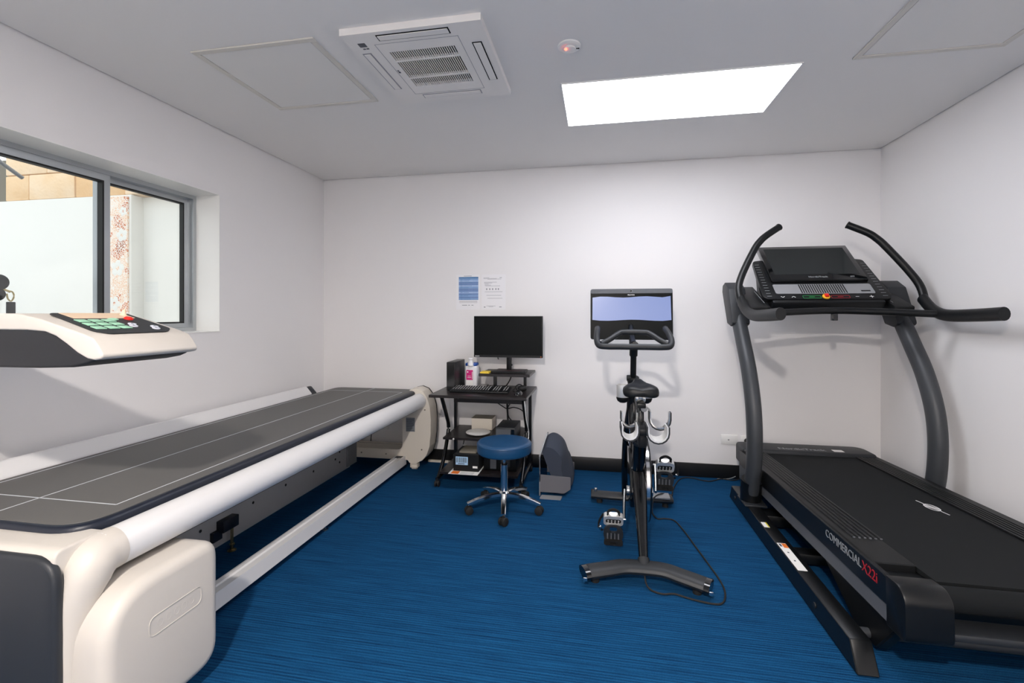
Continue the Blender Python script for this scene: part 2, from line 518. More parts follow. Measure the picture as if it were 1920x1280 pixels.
# ---- courtyard outside the window
solo('courtyard_ground', MB().box(-8, XL - .28, -4, 6, -.1, 0), 'ext_ground', 'grey paving of the courtyard outside the window', 'ground', kind='structure')
YW = 3.0
cw = thing('courtyard_wall', 'white rendered courtyard wall topped with sandstone blocks', 'wall', (-4.2, YW, 0), kind='structure')
part('white_render', MB().box(-6.6, -3.50, YW, YW + .3, 0, 2.188).box(-3.50, XL - .28, YW + .098, YW + .3, 0, 2.188), 'ext_white', cw)
part('mortar_bed', MB().box(-4.73, XL - .28, YW + .06, YW + .3, 2.188, 3.02), 'mortar', cw)
part('timber_end', MB().box(-6.6, -4.735, YW + .10, YW + .2, 2.188, 2.56), 'carton_dark', cw)
bl = None
zc = 2.190
for row in range(4):
    hh = .205
    x = -4.73
    xs = [[.24, .45, .47, .40, .44], [.42, .45, .45, .46], [.30, .44, .42, .47, .3], [.45, .43, .45, .44]][row]
    for k, L in enumerate(xs):
        x1 = min(x + L, XL - .29)
        if x1 - x > .1:
            part('sandstone_block', MB().box(x + .003, x1 - .003, YW + .005 + random.uniform(0, .012), YW + .2, zc + .003, zc + hh - .003, .008, 2), 'sandstone', cw)
        x = x1
    zc += hh
ms = part('mosaic_panel', MB().box(-3.775, -3.52, YW - .012, YW, .30, 2.175), 'mosaic', cw, 'tall orange and cream mosaic panel')
fl = MB()
for (fx, fz, fr) in ((-3.715, 1.99, .055), (-3.57, 1.88, .05), (-3.61, 1.63, .062), (-3.745, 1.50, .045), (-3.64, 1.36, .055), (-3.56, 2.06, .035)):
    for k in range(5):
        a = k * 2 * math.pi / 5 + fx * 9
        c = (fx + .62 * fr * math.cos(a), YW - .012, fz + .62 * fr * math.sin(a))
        fl.sphere(c, fr * .42, (1, .07, 1), 10, 6)
part('flower_petals', fl, 'ext_white', ms, kind='stuff')
cm = thing('cable_machine', 'grey steel cable exercise machine outside the window', 'gym machine', (-3.2, 1.72, 0))
part('upright', MB().box(-3.26, -3.14, 1.66, 1.78, 0, 2.25, .008), 'steel_grey_paint', cm)
part('top_arm', MB().tube([(-3.2, 1.70, 2.20), (-3.2, 1.95, 2.145), (-3.2, 2.02, 2.10), (-3.2, 2.115, 2.045)], .0105, 12), 'silver_paint', cm)
part('pulley', MB().cyl((-3.2, 1.995, 1.45), (-3.165, 1.995, 1.45), .042, n=24, bev=.008).cyl((-3.2, 1.985, 1.385), (-3.165, 1.985, 1.385), .036, n=24, bev=.008), 'black_rubber', cm)
part('pulley_bracket', MB().box(-3.21, -3.195, 1.76, 2.0, 1.36, 1.47, .004), 'steel_grey_paint', cm)
part('carabiner', MB().tube([(-3.18, 2.035, 1.405), (-3.18, 2.055, 1.40), (-3.18, 2.062, 1.375), (-3.18, 2.05, 1.35), (-3.18, 2.035, 1.362), (-3.18, 2.03, 1.39)], .004, 8).tube([(-3.18, 2.0, 1.42), (-3.18, 2.045, 1.40)], .006, 8, 1), 'brass', cm)
part('strap', MB().box(-3.185, -3.175, 2.028, 2.068, 1.24, 1.345, .003), 'black_rubber', cm)

# ---- ceiling fittings
def hatch(x0, x1, y0, y1, label):
    t = thing('access_hatch', label, 'hatch', ((x0 + x1) / 2, (y0 + y1) / 2, H), 'square access hatches in the ceiling')
    w = .028
    m = MB()
    for a in ((x0, x1, y0, y0 + w), (x0, x1, y1 - w, y1), (x0, x0 + w, y0 + w, y1 - w), (x1 - w, x1, y0 + w, y1 - w)):
        m.box(a[0], a[1], a[2], a[3], H - .007, H, .002, 1)
    part('hatch_frame', m, 'hatch_frame', t)
    part('hatch_panel', MB().box(x0 + w + .003, x1 - w - .003, y0 + w + .003, y1 - w - .003, H - .004, H), 'hatch_panel', t)
    part('joint', MB().box(x0 + w, x1 - w, y0 + w, y1 - w, H - .0015, H), 'ink_grey', t)
hatch(-1.873, -1.244, 1.886, 2.520, 'square white access hatch between the window wall and the air conditioner')
hatch(1.191, 1.812, 1.90, 2.520, 'square white access hatch in the ceiling above the treadmill')

lp = thing('ceiling_light', 'bright rectangular light panel set flush in the ceiling', 'light', (.386, 2.79, H))
lx0, lx1, ly0, ly1 = -.196, .968, 2.513, 3.070
part('diffuser', MB().box(lx0, lx1, ly0, ly1, H - .004, H), 'panel_light', lp)
m = MB()
for a in ((lx0 - .006, lx1 + .006, ly0 - .006, ly0), (lx0 - .006, lx1 + .006, ly1, ly1 + .006), (lx0 - .006, lx0, ly0, ly1), (lx1, lx1 + .006, ly0, ly1)):
    m.box(a[0], a[1], a[2], a[3], H - .006, H)
part('panel_frame', m, 'white_gloss', lp)

GX, GY = -.28, -.75
dl = thing('downlight', 'small round recessed downlight facing the wall with the papers', 'light', (GX, GY, H))
part('lamp_rim', MB().lathe([(.110, 0), (.110, -.006), (.084, -.008), (.084, 0)], (GX, GY, H), 32), 'white_gloss', dl)
part('lamp_lens', MB().cyl((GX, GY, H - .009), (GX, GY, H - .002), .080, n=32), 'spot_light', dl)

em = thing('emergency_light', 'small round emergency light with a glowing red indicator', 'light', (-.136, 2.163, H))
part('body', MB().lathe([(.052, 0), (.052, -.006), (.046, -.010), (.034, -.012), (.024, -.009), (.0005, -.009)], (-.136, 2.163, H), 32), 'white_gloss', em)
part('lens_ring', MB().lathe([(.027, -.008), (.027, -.016), (.020, -.018), (.0005, -.017)], (-.134, 2.168, H), 24), 'white_gloss', em)
part('indicator', MB().sphere((-.150, 2.155, H - .018), .0065, u=12, v=8), 'led_red', em)
part('screw', MB().cyl((-.101, 2.170, H - .013), (-.101, 2.170, H - .006), .004, n=10).cyl((-.094, 2.172, H - .013), (-.094, 2.172, H - .006), .004, n=10), 'black_plastic', em)

# ---- air conditioner cassette
ax0, ax1, ay0, ay1, az = -1.10, -.474, 1.858, 2.522, 2.470
ac = thing('air_conditioner', 'white ceiling cassette air conditioner with four louvres and dark grille', 'air conditioner', (-.787, 2.19, H))
gx0, gx1, gy0, gy1 = -.945, -.632, 2.015, 2.340
m = MB()
# face plate with the grille opening left out
m.box(ax0, gx0, ay0, ay1, az, H, .0); m.box(gx1, ax1, ay0, ay1, az, H, .0)
m.box(gx0, gx1, ay0, gy0, az, H); m.box(gx0, gx1, gy1, ay1, az, H)
part('face_plate', m, 'ac_white', ac)
part('filter', MB().box(gx0, gx1, gy0, gy1, az + .016, H), 'ac_dark', ac)
m = MB(); n = 30
for k in range(n + 1):
    x = gx0 + (gx1 - gx0) * k / n
    m.box(x - .0021, x + .0021, gy0, gy1, az + .001, az + .0042)
part('grille_slats', m, 'ac_white', ac, kind='stuff')
for yy in (2.095, 2.255):
    part('grille_bar', MB().box(gx0, gx1, yy - .006, yy + .006, az - .0005, az + .012), 'ac_white', ac)
def louvre(x0, x1, y0, y1, dark):
    e = .005
    j = part('louvre', MB().box(x0, x1, y0, y1, az - .004, az - .001, .001, 1), 'ac_white', ac)
    m = MB()
    m.box(x0 - e, x1 + e, y0 - e, y0, az - .0015, az); m.box(x0 - e, x1 + e, y1, y1 + e, az - .0015, az)
    m.box(x0 - e, x0, y0, y1, az - .0015, az); m.box(x1, x1 + e, y0, y1, az - .0015, az)
    part('louvre_slot', m, dark, j)
louvre(-.940, -.625, 1.885, 1.918, 'ac_dark'); louvre(-.940, -.625, 2.436, 2.468, 'ink_grey')
louvre(-1.064, -1.032, 2.010, 2.345, 'ink_grey'); louvre(-.546, -.512, 2.010, 2.335, 'ac_dark')
# seams of the centre panel
m = MB()
m.box(gx0 - .036, gx0 - .034, 1.945, 2.42, az - .0006, az + .001); m.box(gx1 + .034, gx1 + .036, 1.945, 2.42, az - .0006, az + .001)
m.box(gx0 - .036, gx1 + .036, 1.945, 1.947, az - .0006, az + .001); m.box(gx0 - .036, gx1 + .036, 2.418, 2.420, az - .0006, az + .001)
part('panel_seam', m, 'ink_grey', ac)
part('receiver_window', MB().box(-1.052, -1.018, 1.925, 1.955, az - .001, az + .001), 'mid_grey', ac)
part('indicator_window', MB().box(-1.046, -1.034, 1.965, 1.973, az - .001, az + .001).box(-1.030, -1.018, 1.965, 1.973, az - .001, az + .001), 'mid_grey', ac)
part('maker_mark', MB().box(-.974, -.966, 2.17, 2.178, az - .001, az + .001).box(-.974, -.964, 2.183, 2.196, az - .001, az + .001), 'ink_dark', ac)

# ---- papers on the wall
yp = YB - .0015
ch = thing('wall_chart', 'laminated sheet with a blue printed table taped to the wall', 'paper', (-1.112, YB, 1.319))
part('sheet', MB().box(-1.216, -1.008, yp, YB, 1.319, 1.620), 'paper_grey', ch)
cx0, cx1, cz0, cz1 = -1.195, -1.021, 1.402, 1.600
rows = ['table_blue_dark', 'table_blue', 'table_blue_pale', 'table_blue_mid', 'table_blue_mid', 'table_blue_pale', 'table_blue', 'table_blue_mid', 'table_blue_mid', 'table_blue_pale', 'table_blue_mid', 'table_blue', 'table_blue_mid', 'table_blue']
for i, rm in enumerate(rows):
    z1 = cz1 - (cz1 - cz0) * i / len(rows); z0 = cz1 - (cz1 - cz0) * (i + 1) / len(rows)
    part('table_row', MB().box(cx0, cx1, yp - .0006, yp, z0, z1 - .0006), rm, ch)
m = MB()
for x in (-1.180, -1.154, -1.064, -1.050, -1.036):
    m.box(x, x + .0008, yp - .001, yp, cz0, cz1)
for i in range(1, 14):
    z = cz1 - (cz1 - cz0) * (i + .5) / 14
    m.box(-1.178, -1.160, yp - .001, yp, z - .002, z + .002)
    m.box(-1.150, -1.150 + random.uniform(.03, .08), yp - .001, yp, z - .0015, z + .0015)
part('table_print', m, 'table_blue_dark', ch, kind='stuff')
m = MB().box(-1.150, -1.08, yp - .001, yp, 1.606, 1.610)
for k in range(3): m.box(-1.190, -1.03, yp - .001, yp, 1.392 - k * .007, 1.394 - k * .007)
for x, wdt in ((-1.165, .045), (-1.11, .014), (-1.082, .018)): m.box(x, x + wdt, yp - .001, yp, 1.354, 1.359)
part('footer_print', m, 'ink_grey', ch, kind='stuff')
dc = thing('wall_document', 'plain white typed letter in a clear sleeve on the wall', 'paper', (-.888, YB, 1.319))
part('sheet', MB().box(-.990, -.784, yp, YB, 1.319, 1.618), 'paper_grey', dc)
m = MB()
for z, x0, x1 in ((1.590, -.975, -.925), (1.583, -.975, -.86), (1.578, -.94, -.82), (1.552, -.97, -.86), (1.545, -.97, -.90), (1.536, -.965, -.93), (1.528, -.965, -.91),
                  (1.520, -.96, -.83), (1.470, -.965, -.81), (1.440, -.95, -.82), (1.415, -.94, -.81), (1.350, -.95, -.87), (1.343, -.93, -.89)):
    m.box(x0, x1, yp - .0006, yp, z - .0012, z + .0012)
for x in (-.952, -.925, -.90, -.872, -.85): m.box(x, x + .010, yp - .0006, yp, 1.486, 1.500)
m.box(-.835, -.815, yp - .0006, yp, 1.588, 1.592); m.box(-.972, -.958, yp - .0006, yp, 1.336, 1.344); m.box(-.838, -.818, yp - .0006, yp, 1.338, 1.344)
part('typed_lines', m, 'ink_grey', dc, kind='stuff')

# ---- wall plates
dp = thing('data_outlet', 'white wall plate with one small dark socket', 'wall plate', (.993, YB, .267))
part('plate', MB().box(.932, 1.054, YB - .009, YB, .267, .340, .003), 'white_gloss', dp)
part('socket', MB().box(.983, .993, YB - .011, YB - .008, .299, .305), 'ink_dark', dp)
po = thing('power_outlet', 'double power outlet with two black plugs and lit switches', 'power outlet', (1.137, YB, .265))
part('plate', MB().box(1.076, 1.196, YB - .009, YB, .265, .338, .003), 'white_gloss', po)
for x in (1.118, 1.166):
    part('switch', MB().box(x - .007, x + .007, YB - .013, YB - .008, .312, .328, .002), 'white_gloss', po)
for x, lb in ((1.120, 'round black plug in the outlet, right under the lit switch'), (1.168, 'round black plug half hidden behind the treadmill upright')):
    p = thing('power_plug', lb, 'plug', (x, YB - .01, .28), 'plugs behind the treadmill')
    part('plug_body', MB().cyl((x, YB - .0095, .300), (x, YB - .045, .298), .022, .019, 20, .004), 'black_rubber', p)
    part('cord', MB().tube([(x, YB - .040, .285), (x + .004, YB - .045, .25), (x + .01, YB - .03, .17), (x + .02, YB - .03, .10), (x + .04, YB - .03, .008)], .004, 8), 'black_rubber', p)

part('switch_light', MB().box(1.121, 1.127, YB - .0142, YB - .0125, .316, .324), 'led_red', po)
bo = thing('bench_outlet', 'small white outlet box on the wall behind the scanner bench', 'power outlet', (-1.88, YB, .259))
part('box', MB().box(-1.923, -1.837, YB - .035, YB, .259, .336, .004), 'white_gloss', bo)
part('plug', MB().box(-1.945, -1.915, YB - .06, YB - .02, .285, .31, .004), 'black_rubber', bo)
part('cord', MB().tube([(-1.94, YB - .045, .295), (-1.975, YB - .045, .265), (-1.99, YB - .035, .22), (-2.0, YB - .03, .12), (-2.0, YB - .03, .01)], .0035, 8), 'black_rubber', bo)

# ================================================================== SCANNER BENCH
def plate(mb, outer, holes, axis, a0, a1, bev=0.0, seg=2):
    """flat plate with holes, extruded along an axis"""
    bm = mb.bm
    def P(q, a):
        return {'x': (a, q[0], q[1]), 'y': (q[0], a, q[1]), 'z': (q[0], q[1], a)}[axis]
    es = []
    for loop in [outer] + holes:
        vs = [bm.verts.new(P(q, a0)) for q in loop]
        for i in range(len(vs)): es.append(bm.edges.new((vs[i], vs[(i + 1) % len(vs)])))
    fs = [g for g in bmesh.ops.triangle_fill(bm, edges=es, use_beauty=True)['geom'] if isinstance(g, bmesh.types.BMFace)]
    r = bmesh.ops.extrude_face_region(bm, geom=fs)
    nv = [g for g in r['geom'] if isinstance(g, bmesh.types.BMVert)]
    d = Vector(P((0, 0), a1)) - Vector(P((0, 0), a0))
    bmesh.ops.translate(bm, vec=d, verts=nv)
    allv = list({v for e in es for v in e.verts} | set(nv))
    bmesh.ops.recalc_face_normals(bm, faces=list({f for v in allv for f in v.link_faces}))
    mb._bev(allv, bev, seg)
    return mb

bench = thing('scanner_bench', 'long white bone density scanner bench with dark mattress under the window', 'scanner', (-1.85, 2.4, 0))
padp = round_poly([(-2.235, 1.115), (-1.487, 1.115), (-1.487, 3.745), (-2.235, 3.745)], [.13, .13, .06, .09], 8)
padi = round_poly([(-2.222, 1.130), (-1.502, 1.130), (-1.502, 3.732), (-2.222, 3.732)], [.12, .12, .05, .08], 8)
mt = part('mattress', MB().prism(padi, 'z', .638, .652, .006, 2), 'vinyl_pad', bench)
part('mattress_edge', MB().prism(round_poly([(-2.238, 1.112), (-1.484, 1.112), (-1.484, 3.748), (-2.238, 3.748)], [.13, .13, .06, .09], 8), 'z', .597, .649, .017, 4), 'navy_vinyl', bench)
lw = .0022
for (x0, x1, y0, y1) in ((-2.185 - lw, -2.185 + lw, 1.285, 3.565), (-1.558 - lw, -1.558 + lw, 1.285, 3.565), (-1.872 - lw, -1.872 + lw, 1.135, 3.735),
                         (-2.185, -1.558, 1.285 - lw, 1.285 + lw), (-2.185, -1.558, 3.565 - lw, 3.565 + lw)):
    part('guide_line', MB().box(x0, x1, y0, y1, .6518, .6528), 'line_white', mt)
part('bed_frame', MB().box(-2.23, -1.50, 1.16, 3.70, .545, .60), 'dark_slate', bench)
part('front_rail', MB().cyl((-1.447, 1.145, .572), (-1.447, 3.665, .572), .060, n=36).cyl((-1.447, 3.615, .572), (-1.447, 3.625, .572), .0625, n=36), 'white_tube', bench)
part('rail_slot', MB().box(-1.500, -1.462, 1.30, 3.66, .494, .522), 'dark_slate', bench)
part('rear_rail', MB().prism([(-2.315, .585), (-2.315, .700), (-2.300, .706), (-2.285, .703), (-2.240, .652), (-2.236, .585)], 'y', 1.16, 3.39, .004, 1), 'white_tube', bench)
part('rear_rail_cap', MB().prism([(-2.312, .585), (-2.312, .698), (-2.290, .698), (-2.244, .648), (-2.24, .585)], 'y', 3.39, 3.46, .004, 1), 'dark_slate', bench)
# head end panel with its opening
hp = [(-2.23, .085), (-1.545, .085), (-1.532, .060), (-1.470, .060), (-1.458, .070), (-1.420, .088), (-1.385, .130), (-1.360, .200), (-1.350, .300), (-1.348, .420),
      (-1.356, .520), (-1.380, .600), (-1.420, .652), (-1.475, .672), (-1.53, .66), (-1.56, .60), (-2.18, .60), (-2.23, .55)]
hole = rrect(-2.10, -1.592, .165, .465, .05, 5)
part('head_panel', plate(MB(), round_poly(hp, .02, 3), [hole], 'y', 3.650, 3.800, .012, 3), 'beige_panel', bench)
hp2 = [(x + (.004 if x > -1.6 else 0), z + .003) for x, z in hp[:1] + hp[4:]]
hp2[1] = (-1.45, .086)
part('head_gasket', plate(MB(), round_poly(hp2, .02, 3), [hole], 'y', 3.800, 3.807), 'gasket', bench)
part('head_rear_shell', plate(MB(), round_poly([(x - (.034 if x > -1.6 else 0), z - (.012 if z > .5 else 0)) for x, z in hp2], .02, 3), [hole], 'y', 3.807, 3.850, .012, 3), 'beige_panel', bench)
part('warning_label', MB().box(-1.561, -1.484, 3.6485, 3.651, .318, .432), 'steel_grey_paint', bench, 'grey warning sticker')
lb = MB()
for k in range(7): lb.box(-1.556, -1.489 - .01 * (k % 3), 3.648, 3.650, .328 + k * .014, .332 + k * .014)
part('label_print', lb, 'ink_dark', bench)
for x, z in ((-1.398, .50), (-1.425, .175), (-1.955, .125), (-1.735, .125)):
    part('screw', MB().cyl((x, 3.646, z), (x, 3.652, z), .006, n=10), 'carton_dark', bench)
cs = part('castor', MB().box(-1.528, -1.474, 3.665, 3.72, .040, .062, .004).box(-1.533, -1.526, 3.67, 3.715, .018, .05).box(-1.476, -1.469, 3.67, 3.715, .018, .05), 'beige_panel', bench)
part('wheel', MB().cyl((-1.524, 3.692, .026), (-1.478, 3.692, .026), .026, n=20, bev=.004), 'beige_panel', cs)
# floor rail
fr = part('floor_rail', MB().prism([(-1.656, .044), (-1.656, .108), (-1.648, .108), (-1.646, .112), (-1.622, .112), (-1.618, .105), (-1.608, .105), (-1.604, .112), (-1.578, .112), (-1.574, .118), (-1.566, .118), (-1.566, .044)],
                                   'y', 1.30, 3.668), 'white_tube', bench)
part('end_recess', MB().box(-1.640, -1.585, 3.60, 3.655, .110, .1135), 'dark_slate', fr)
for yy in (1.62, 2.55):
    f = part('levelling_foot', MB().cyl((-1.600, yy, .0), (-1.600, yy, .05), .0055, n=10).lathe([(.019, 0), (.019, .003), (.007, .008), (.0005, .008)], (-1.600, yy, 0), 16), 'steel', bench)
# grey base beam on the wall side
bb = part('base_beam', MB().box(-2.035, -1.985, 1.25, 3.52, .045, .300, .004), 'grey_steel', bench)
part('beam_flange', MB().box(-1.995, -1.955, 1.25, 3.50, .292, .312, .003), 'dark_slate', bench)
for yy, zz in ((1.75, .17), (2.06, .18), (2.43, .18), (2.72, .18), (3.02, .17), (3.36, .21), (3.36, .13), (3.30, .17)):
    part('bolt_hole', MB().cyl((-1.990, yy, zz), (-1.983, yy, zz), .008, n=12), 'gasket', bb)
part('end_bracket', MB().box(-2.0, -1.97, 3.46, 3.60, .06, .33, .004).box(-1.975, -1.965, 3.49, 3.505, .22, .24).box(-1.975, -1.965, 3.49, 3.505, .10, .12), 'steel_grey_paint', bench)
f2 = part('beam_foot', MB().box(-1.985, -1.94, 2.16, 2.27, .125, .185, .004).box(-1.985, -1.965, 2.12, 2.18, .09, .14), 'navy_vinyl', bench)
part('levelling_bolt', MB().cyl((-1.955, 2.235, .0), (-1.955, 2.235, .15), .008, n=12).lathe([(.022, 0), (.022, .004), (.008, .009), (.0005, .009)], (-1.955, 2.235, 0), 16).cyl((-1.955, 2.235, .03), (-1.955, 2.235, .038), .014, n=6), 'brass', f2)
for y in (1.5, 3.3): part('beam_post', MB().box(-2.06, -1.97, y, y + .1, .29, .56, .006), 'dark_slate', bench)
# foot end shell
sp = round_poly([(1.030, .05), (1.030, .632), (1.170, .632), (1.170, .512), (1.138, .506), (1.100, .478), (1.070, .430), (1.055, .370), (1.050, .29), (1.050, .05)],
                [.0, .03, .01, .01, .03, .05, .05, .05, .05, 0], 5)
part('foot_shell', MB().prism(sp, 'x', -2.26, -1.452, .009, 3), 'cream_plastic', bench, ang=50)
part('rail_elbow', MB().tube([(-1.447, 1.185, .572), (-1.447, 1.155, .571), (-1.446, 1.124, .560), (-1.448, 1.104, .525), (-1.452, 1.086, .470), (-1.456, 1.074, .40), (-1.458, 1.066, .30), (-1.458, 1.066, .06)], .0612, 28, 6, (1, 0, 0),
     scales=[1, 1.01, 1.06, 1.02, .84, .68, .58, .56]), 'cream_plastic', bench, ang=60)
part('foot_panel', MB().prism(rrect(-2.20, -1.432, .04, .618, .085, 8), 'y', 1.016, 1.045, .012, 4), 'dark_slate', bench)
part('foot_base', MB().box(-2.2, -1.56, 1.07, 1.30, .0, .08, .01), 'dark_slate', bench)
cvp = round_poly([(1.056, .06), (1.455, .06), (1.455, .495), (1.056, .495)], [.05, .09, .07, .16], 8)
cv = part('side_cover', MB().prism(cvp, 'x', -1.545, -1.318, .045, 5), 'cream_plastic', bench)
em_l = rrect(1.185, 1.372, .308, .366, .022, 5)
part('embossed_plate', MB().sweep([(-1.3178, a, b) for a, b in em_l], [(-.0012, -.0012), (.0012, -.0012), (.0012, .0012), (-.0012, .0012)], (1, 0, 0), 1, True), 'cream_plastic', cv)
em_t = MB()
for k in range(5):
    em_t.tube([(-1.3181, 1.222 + k * .028 + .009 * math.cos(a), .337 + .011 * math.sin(a)) for a in [j * math.pi / 8 for j in range(16)]], .0005, 6, 1, (1, 0, 0), closed=True)
part('embossed_mark', em_t, 'cream_plastic', cv)

# scanner arm: one part of the bench with its shell, underside and keys
arm_top = [(-2.40, 1.150), (-2.40, 1.278), (-1.56, 1.278), (-1.50, 1.276), (-1.43, 1.262), (-1.30, 1.226), (-1.268, 1.214), (-1.252, 1.196), (-1.236, 1.172), (-1.240, 1.162),
           (-1.262, 1.1585), (-1.285, 1.162), (-1.315, 1.176), (-1.350, 1.199), (-1.385, 1.219), (-1.42, 1.230), (-1.48, 1.234), (-2.25, 1.235)]
arm = part('scanner_arm', MB().prism(arm_top, 'y', .985, 1.275, .020, 4), 'cream_plastic', bench)
und = [(-2.40, 1.130), (-1.45, 1.134), (-1.34, 1.138), (-1.290, 1.147), (-1.262, 1.158), (-1.285, 1.168), (-1.35, 1.206), (-1.42, 1.236), (-1.50, 1.240), (-2.40, 1.240)]
part('arm_underside', MB().prism(und, 'y', .989, 1.271, .008, 3), 'arm_dark', arm)
part('arm_column', MB().box(-2.44, -2.325, .985, 1.275, .06, 1.278, .025, 3), 'cream_plastic', bench)
# sloping control panel: local frame, u along the arm towards the tip, v along Y
A0, A1 = Vector((-1.43, 1.0, 1.262)), Vector((-1.30, 1.0, 1.226))
uu = (A1 - A0).normalized(); PM = frm((-1.43, 1.0, 1.2625), uu, (0, 1, 0))
pl = round_poly([(-.055, .035), (.128, .020), (.150, .045), (.150, .215), (.120, .252), (-.055, .252)], [.02, .03, .03, .04, .03, .01], 5)
part('control_panel', MB().prism(pl, 'z', .0, .0022, 0).xf(PM), 'charcoal', arm)
part('display_strip', MB().box(-.052, .004, .06, .235, .002, .0032, .001, 1).xf(PM), 'panel_tan', arm)
kb = None
for i in range(3):
    for j in range(3):
        c = (.030 + i * .034, .062 + j * .036 - i * .004)
        part('green_key', MB().box(c[0] - .012, c[0] + .012, c[1] - .014, c[1] + .014, .002, .0045, .002, 2).xf(PM), 'green_key', arm)
for c in ((.070, .170), (.088, .160), (.100, .215), (.118, .205)):
    part('round_key', MB().cyl((c[0], c[1], .002), (c[0], c[1], .0045), .0105, n=16).xf(PM), 'key_white', arm)
    part('key_mark', MB().cyl((c[0], c[1], .0044), (c[0], c[1], .0050), .0045, n=3).xf(PM), 'ink_dark', arm)
part('start_key', MB().sphere((.018, .155, .003), .013, (.6, 1.3, .3), 14, 8).xf(PM), 'green_key', arm)
part('stop_button', MB().lathe([(.012, .001), (.012, .005), (.008, .009), (.0005, .010)], (.014, .205, 0), 20).xf(PM), 'red_plastic', arm)
part('laser_cap', MB().lathe([(.010, 0), (.010, .004), (.005, .010), (.003, .022), (.0005, .023)], (-.030, .225, 0), 12).xf(PM), 'panel_tan', arm)

# ================================================================== TREADMILL
TC = 1.425
tm = thing('treadmill', 'large black incline treadmill with tall curved grey uprights and console', 'treadmill', (TC, 2.7, 0))
def mir(pts): return [(2 * TC - p[0],) + tuple(p[1:]) for p in pts]
# base frame
for sx in (0, 1):
    x0, x1 = ((.893, .966) if sx == 0 else (2 * TC - .966, 2 * TC - .893))
    br = part('base_rail', MB().prism([(1.855, .004), (1.910, .100), (3.47, .100), (3.52, .004)], 'x', x0, x1, .004, 1), 'charcoal' if 0 else 'black_satin', tm)
    for yy in (2.19, 3.38):
        part('rail_bolt', MB().cyl(((x0 - .004) if sx == 0 else (x1 - .002), yy, .05), ((x0 + .002) if sx == 0 else (x1 + .004), yy, .05), .012, n=12), 'charcoal', br)
part('front_crossbar', MB().box(.96, 1.89, 3.02, 3.14, .02, .085, .006), 'black_satin', tm)
part('middle_crossbar', MB().box(.96, 1.89, 2.60, 2.68, .02, .07, .006), 'black_satin', tm)
part('lift_motor', MB().box(1.10, 1.75, 2.70, 3.02, .02, .16, .02), 'black_plastic', tm)
for x in (1.015, 1.79):
    part('lift_arm', MB().prism([(1.98, .03), (2.10, .01), (2.52, .22), (2.52, .29), (1.86, .25), (1.86, .17)], 'x', x, x + .045, .006, 1), 'black_plastic', tm)
part('lift_axle', MB().cyl((.97, 2.03, .055), (1.88, 2.03, .055), .018, n=16), 'charcoal_metal', tm)
# stickers on the base rail
st = part('warning_sticker', MB().box(.897, .938, 2.372, 2.638, .0998, .1012), 'paper', tm, 'white warning sticker on the base rail')
part('sticker_flash', MB().box(.916, .9375, 2.588, 2.634, .1010, .1016), 'orange_print', st)
part('sticker_print', MB().box(.913, .921, 2.535, 2.545, .1010, .1016).box(.913, .921, 2.455, 2.465, .1010, .1016).box(.902, .912, 2.60, 2.63, .1010, .1014), 'ink_dark', st, kind='stuff')
st2 = part('small_sticker', MB().box(.897, .926, 2.822, 2.886, .0998, .1012), 'paper', tm)
part('sticker_edge', MB().box(.918, .9258, 2.824, 2.884, .1010, .1016), 'yellow_print', st2)
# uprights
path = [(3.175, .17), (3.128, .36), (3.118, .56), (3.150, .74), (3.235, .93), (3.345, 1.09), (3.455, 1.245), (3.56, 1.40)]
for sx in (0, 1):
    X = .935 if sx == 0 else 2 * TC - .935
    part('upright', MB().tube([(X, y, z) for y, z in path], .052, 20, 6, (1, 0, 0), .045), 'charcoal_metal', tm)
    part('upright_boot', MB().sweep([(X, 3.195, .095), (X, 3.185, .19), (X, 3.170, .245)], [(.062 * math.cos(a) * (1.0), .060 * math.sin(a)) for a in [k * math.pi / 10 for k in range(20)]], (1, 0, 0), 4), 'black_satin', tm)
    part('boot_flange', MB().box(X - .06, X + .07, 3.10, 3.27, .098, .112, .005), 'charcoal', tm)
    s = 1 if sx == 0 else -1
    cov = [(3.385, 1.215), (3.44, 1.195), (3.53, 1.215), (3.665, 1.44), (3.655, 1.485), (3.59, 1.505), (3.50, 1.455)]
    part('upright_cover', MB().prism(round_poly(cov, .02, 3), 'x', X - .055, X + .055, .012, 3), 'charcoal', tm)
# deck, tilted a little so that the walking end is the higher one
DM = Matrix.Translation((0, 3.6, .302)) @ Matrix.Rotation(R(-1.9), 4, 'X')
dx0, dx1 = .985, 2 * TC - .985
for sx in (0, 1):
    a = (dx0, dx0 + .020) if sx == 0 else (dx1 - .020, dx1)
    sk = part('side_skirt', MB().prism(round_poly([(-1.76, -.10), (-1.76, .004), (0.02, .004), (0.02, -.10)], [.0, .04, .0, 0], 4), 'x', a[0], a[1], .004, 1).xf(DM), 'black_satin', tm)
    b = (dx0 + .006, dx0 + .03) if sx == 0 else (dx1 - .03, dx1 - .006)
    part('grey_strip', MB().box(b[0], b[1], -1.745, .03, -.160, -.100).xf(DM), 'mid_grey', tm)
    f = (dx0 + .005, 1.137) if sx == 0 else (1.713, dx1 - .005)
    m = MB().box(f[0], f[1], -1.64, -.01, -.03, .004, .004, 1)
    for k in range(6):
        x = (f[0] + .045 + k * .020) if sx == 0 else (f[1] - .045 - k * .020)
        m.box(x - .0055, x + .0055, -1.42, -.03, .003, .0085, .002, 1)
    part('foot_rail', m.xf(DM), 'black_plastic', tm)
    mk = MB()
    for k in range(6):
        x = (f[0] + .045 + k * .020) if sx == 0 else (f[1] - .045 - k * .020)
        mk.box(x - .004, x + .004, -1.427, -1.421, .004, .0085)
    part('rib_tip', mk.xf(DM), 'mid_grey', tm)
part('belt', MB().box(1.137, 1.713, -1.74, .0, -.02, -.002).xf(DM), 'belt_black', tm)
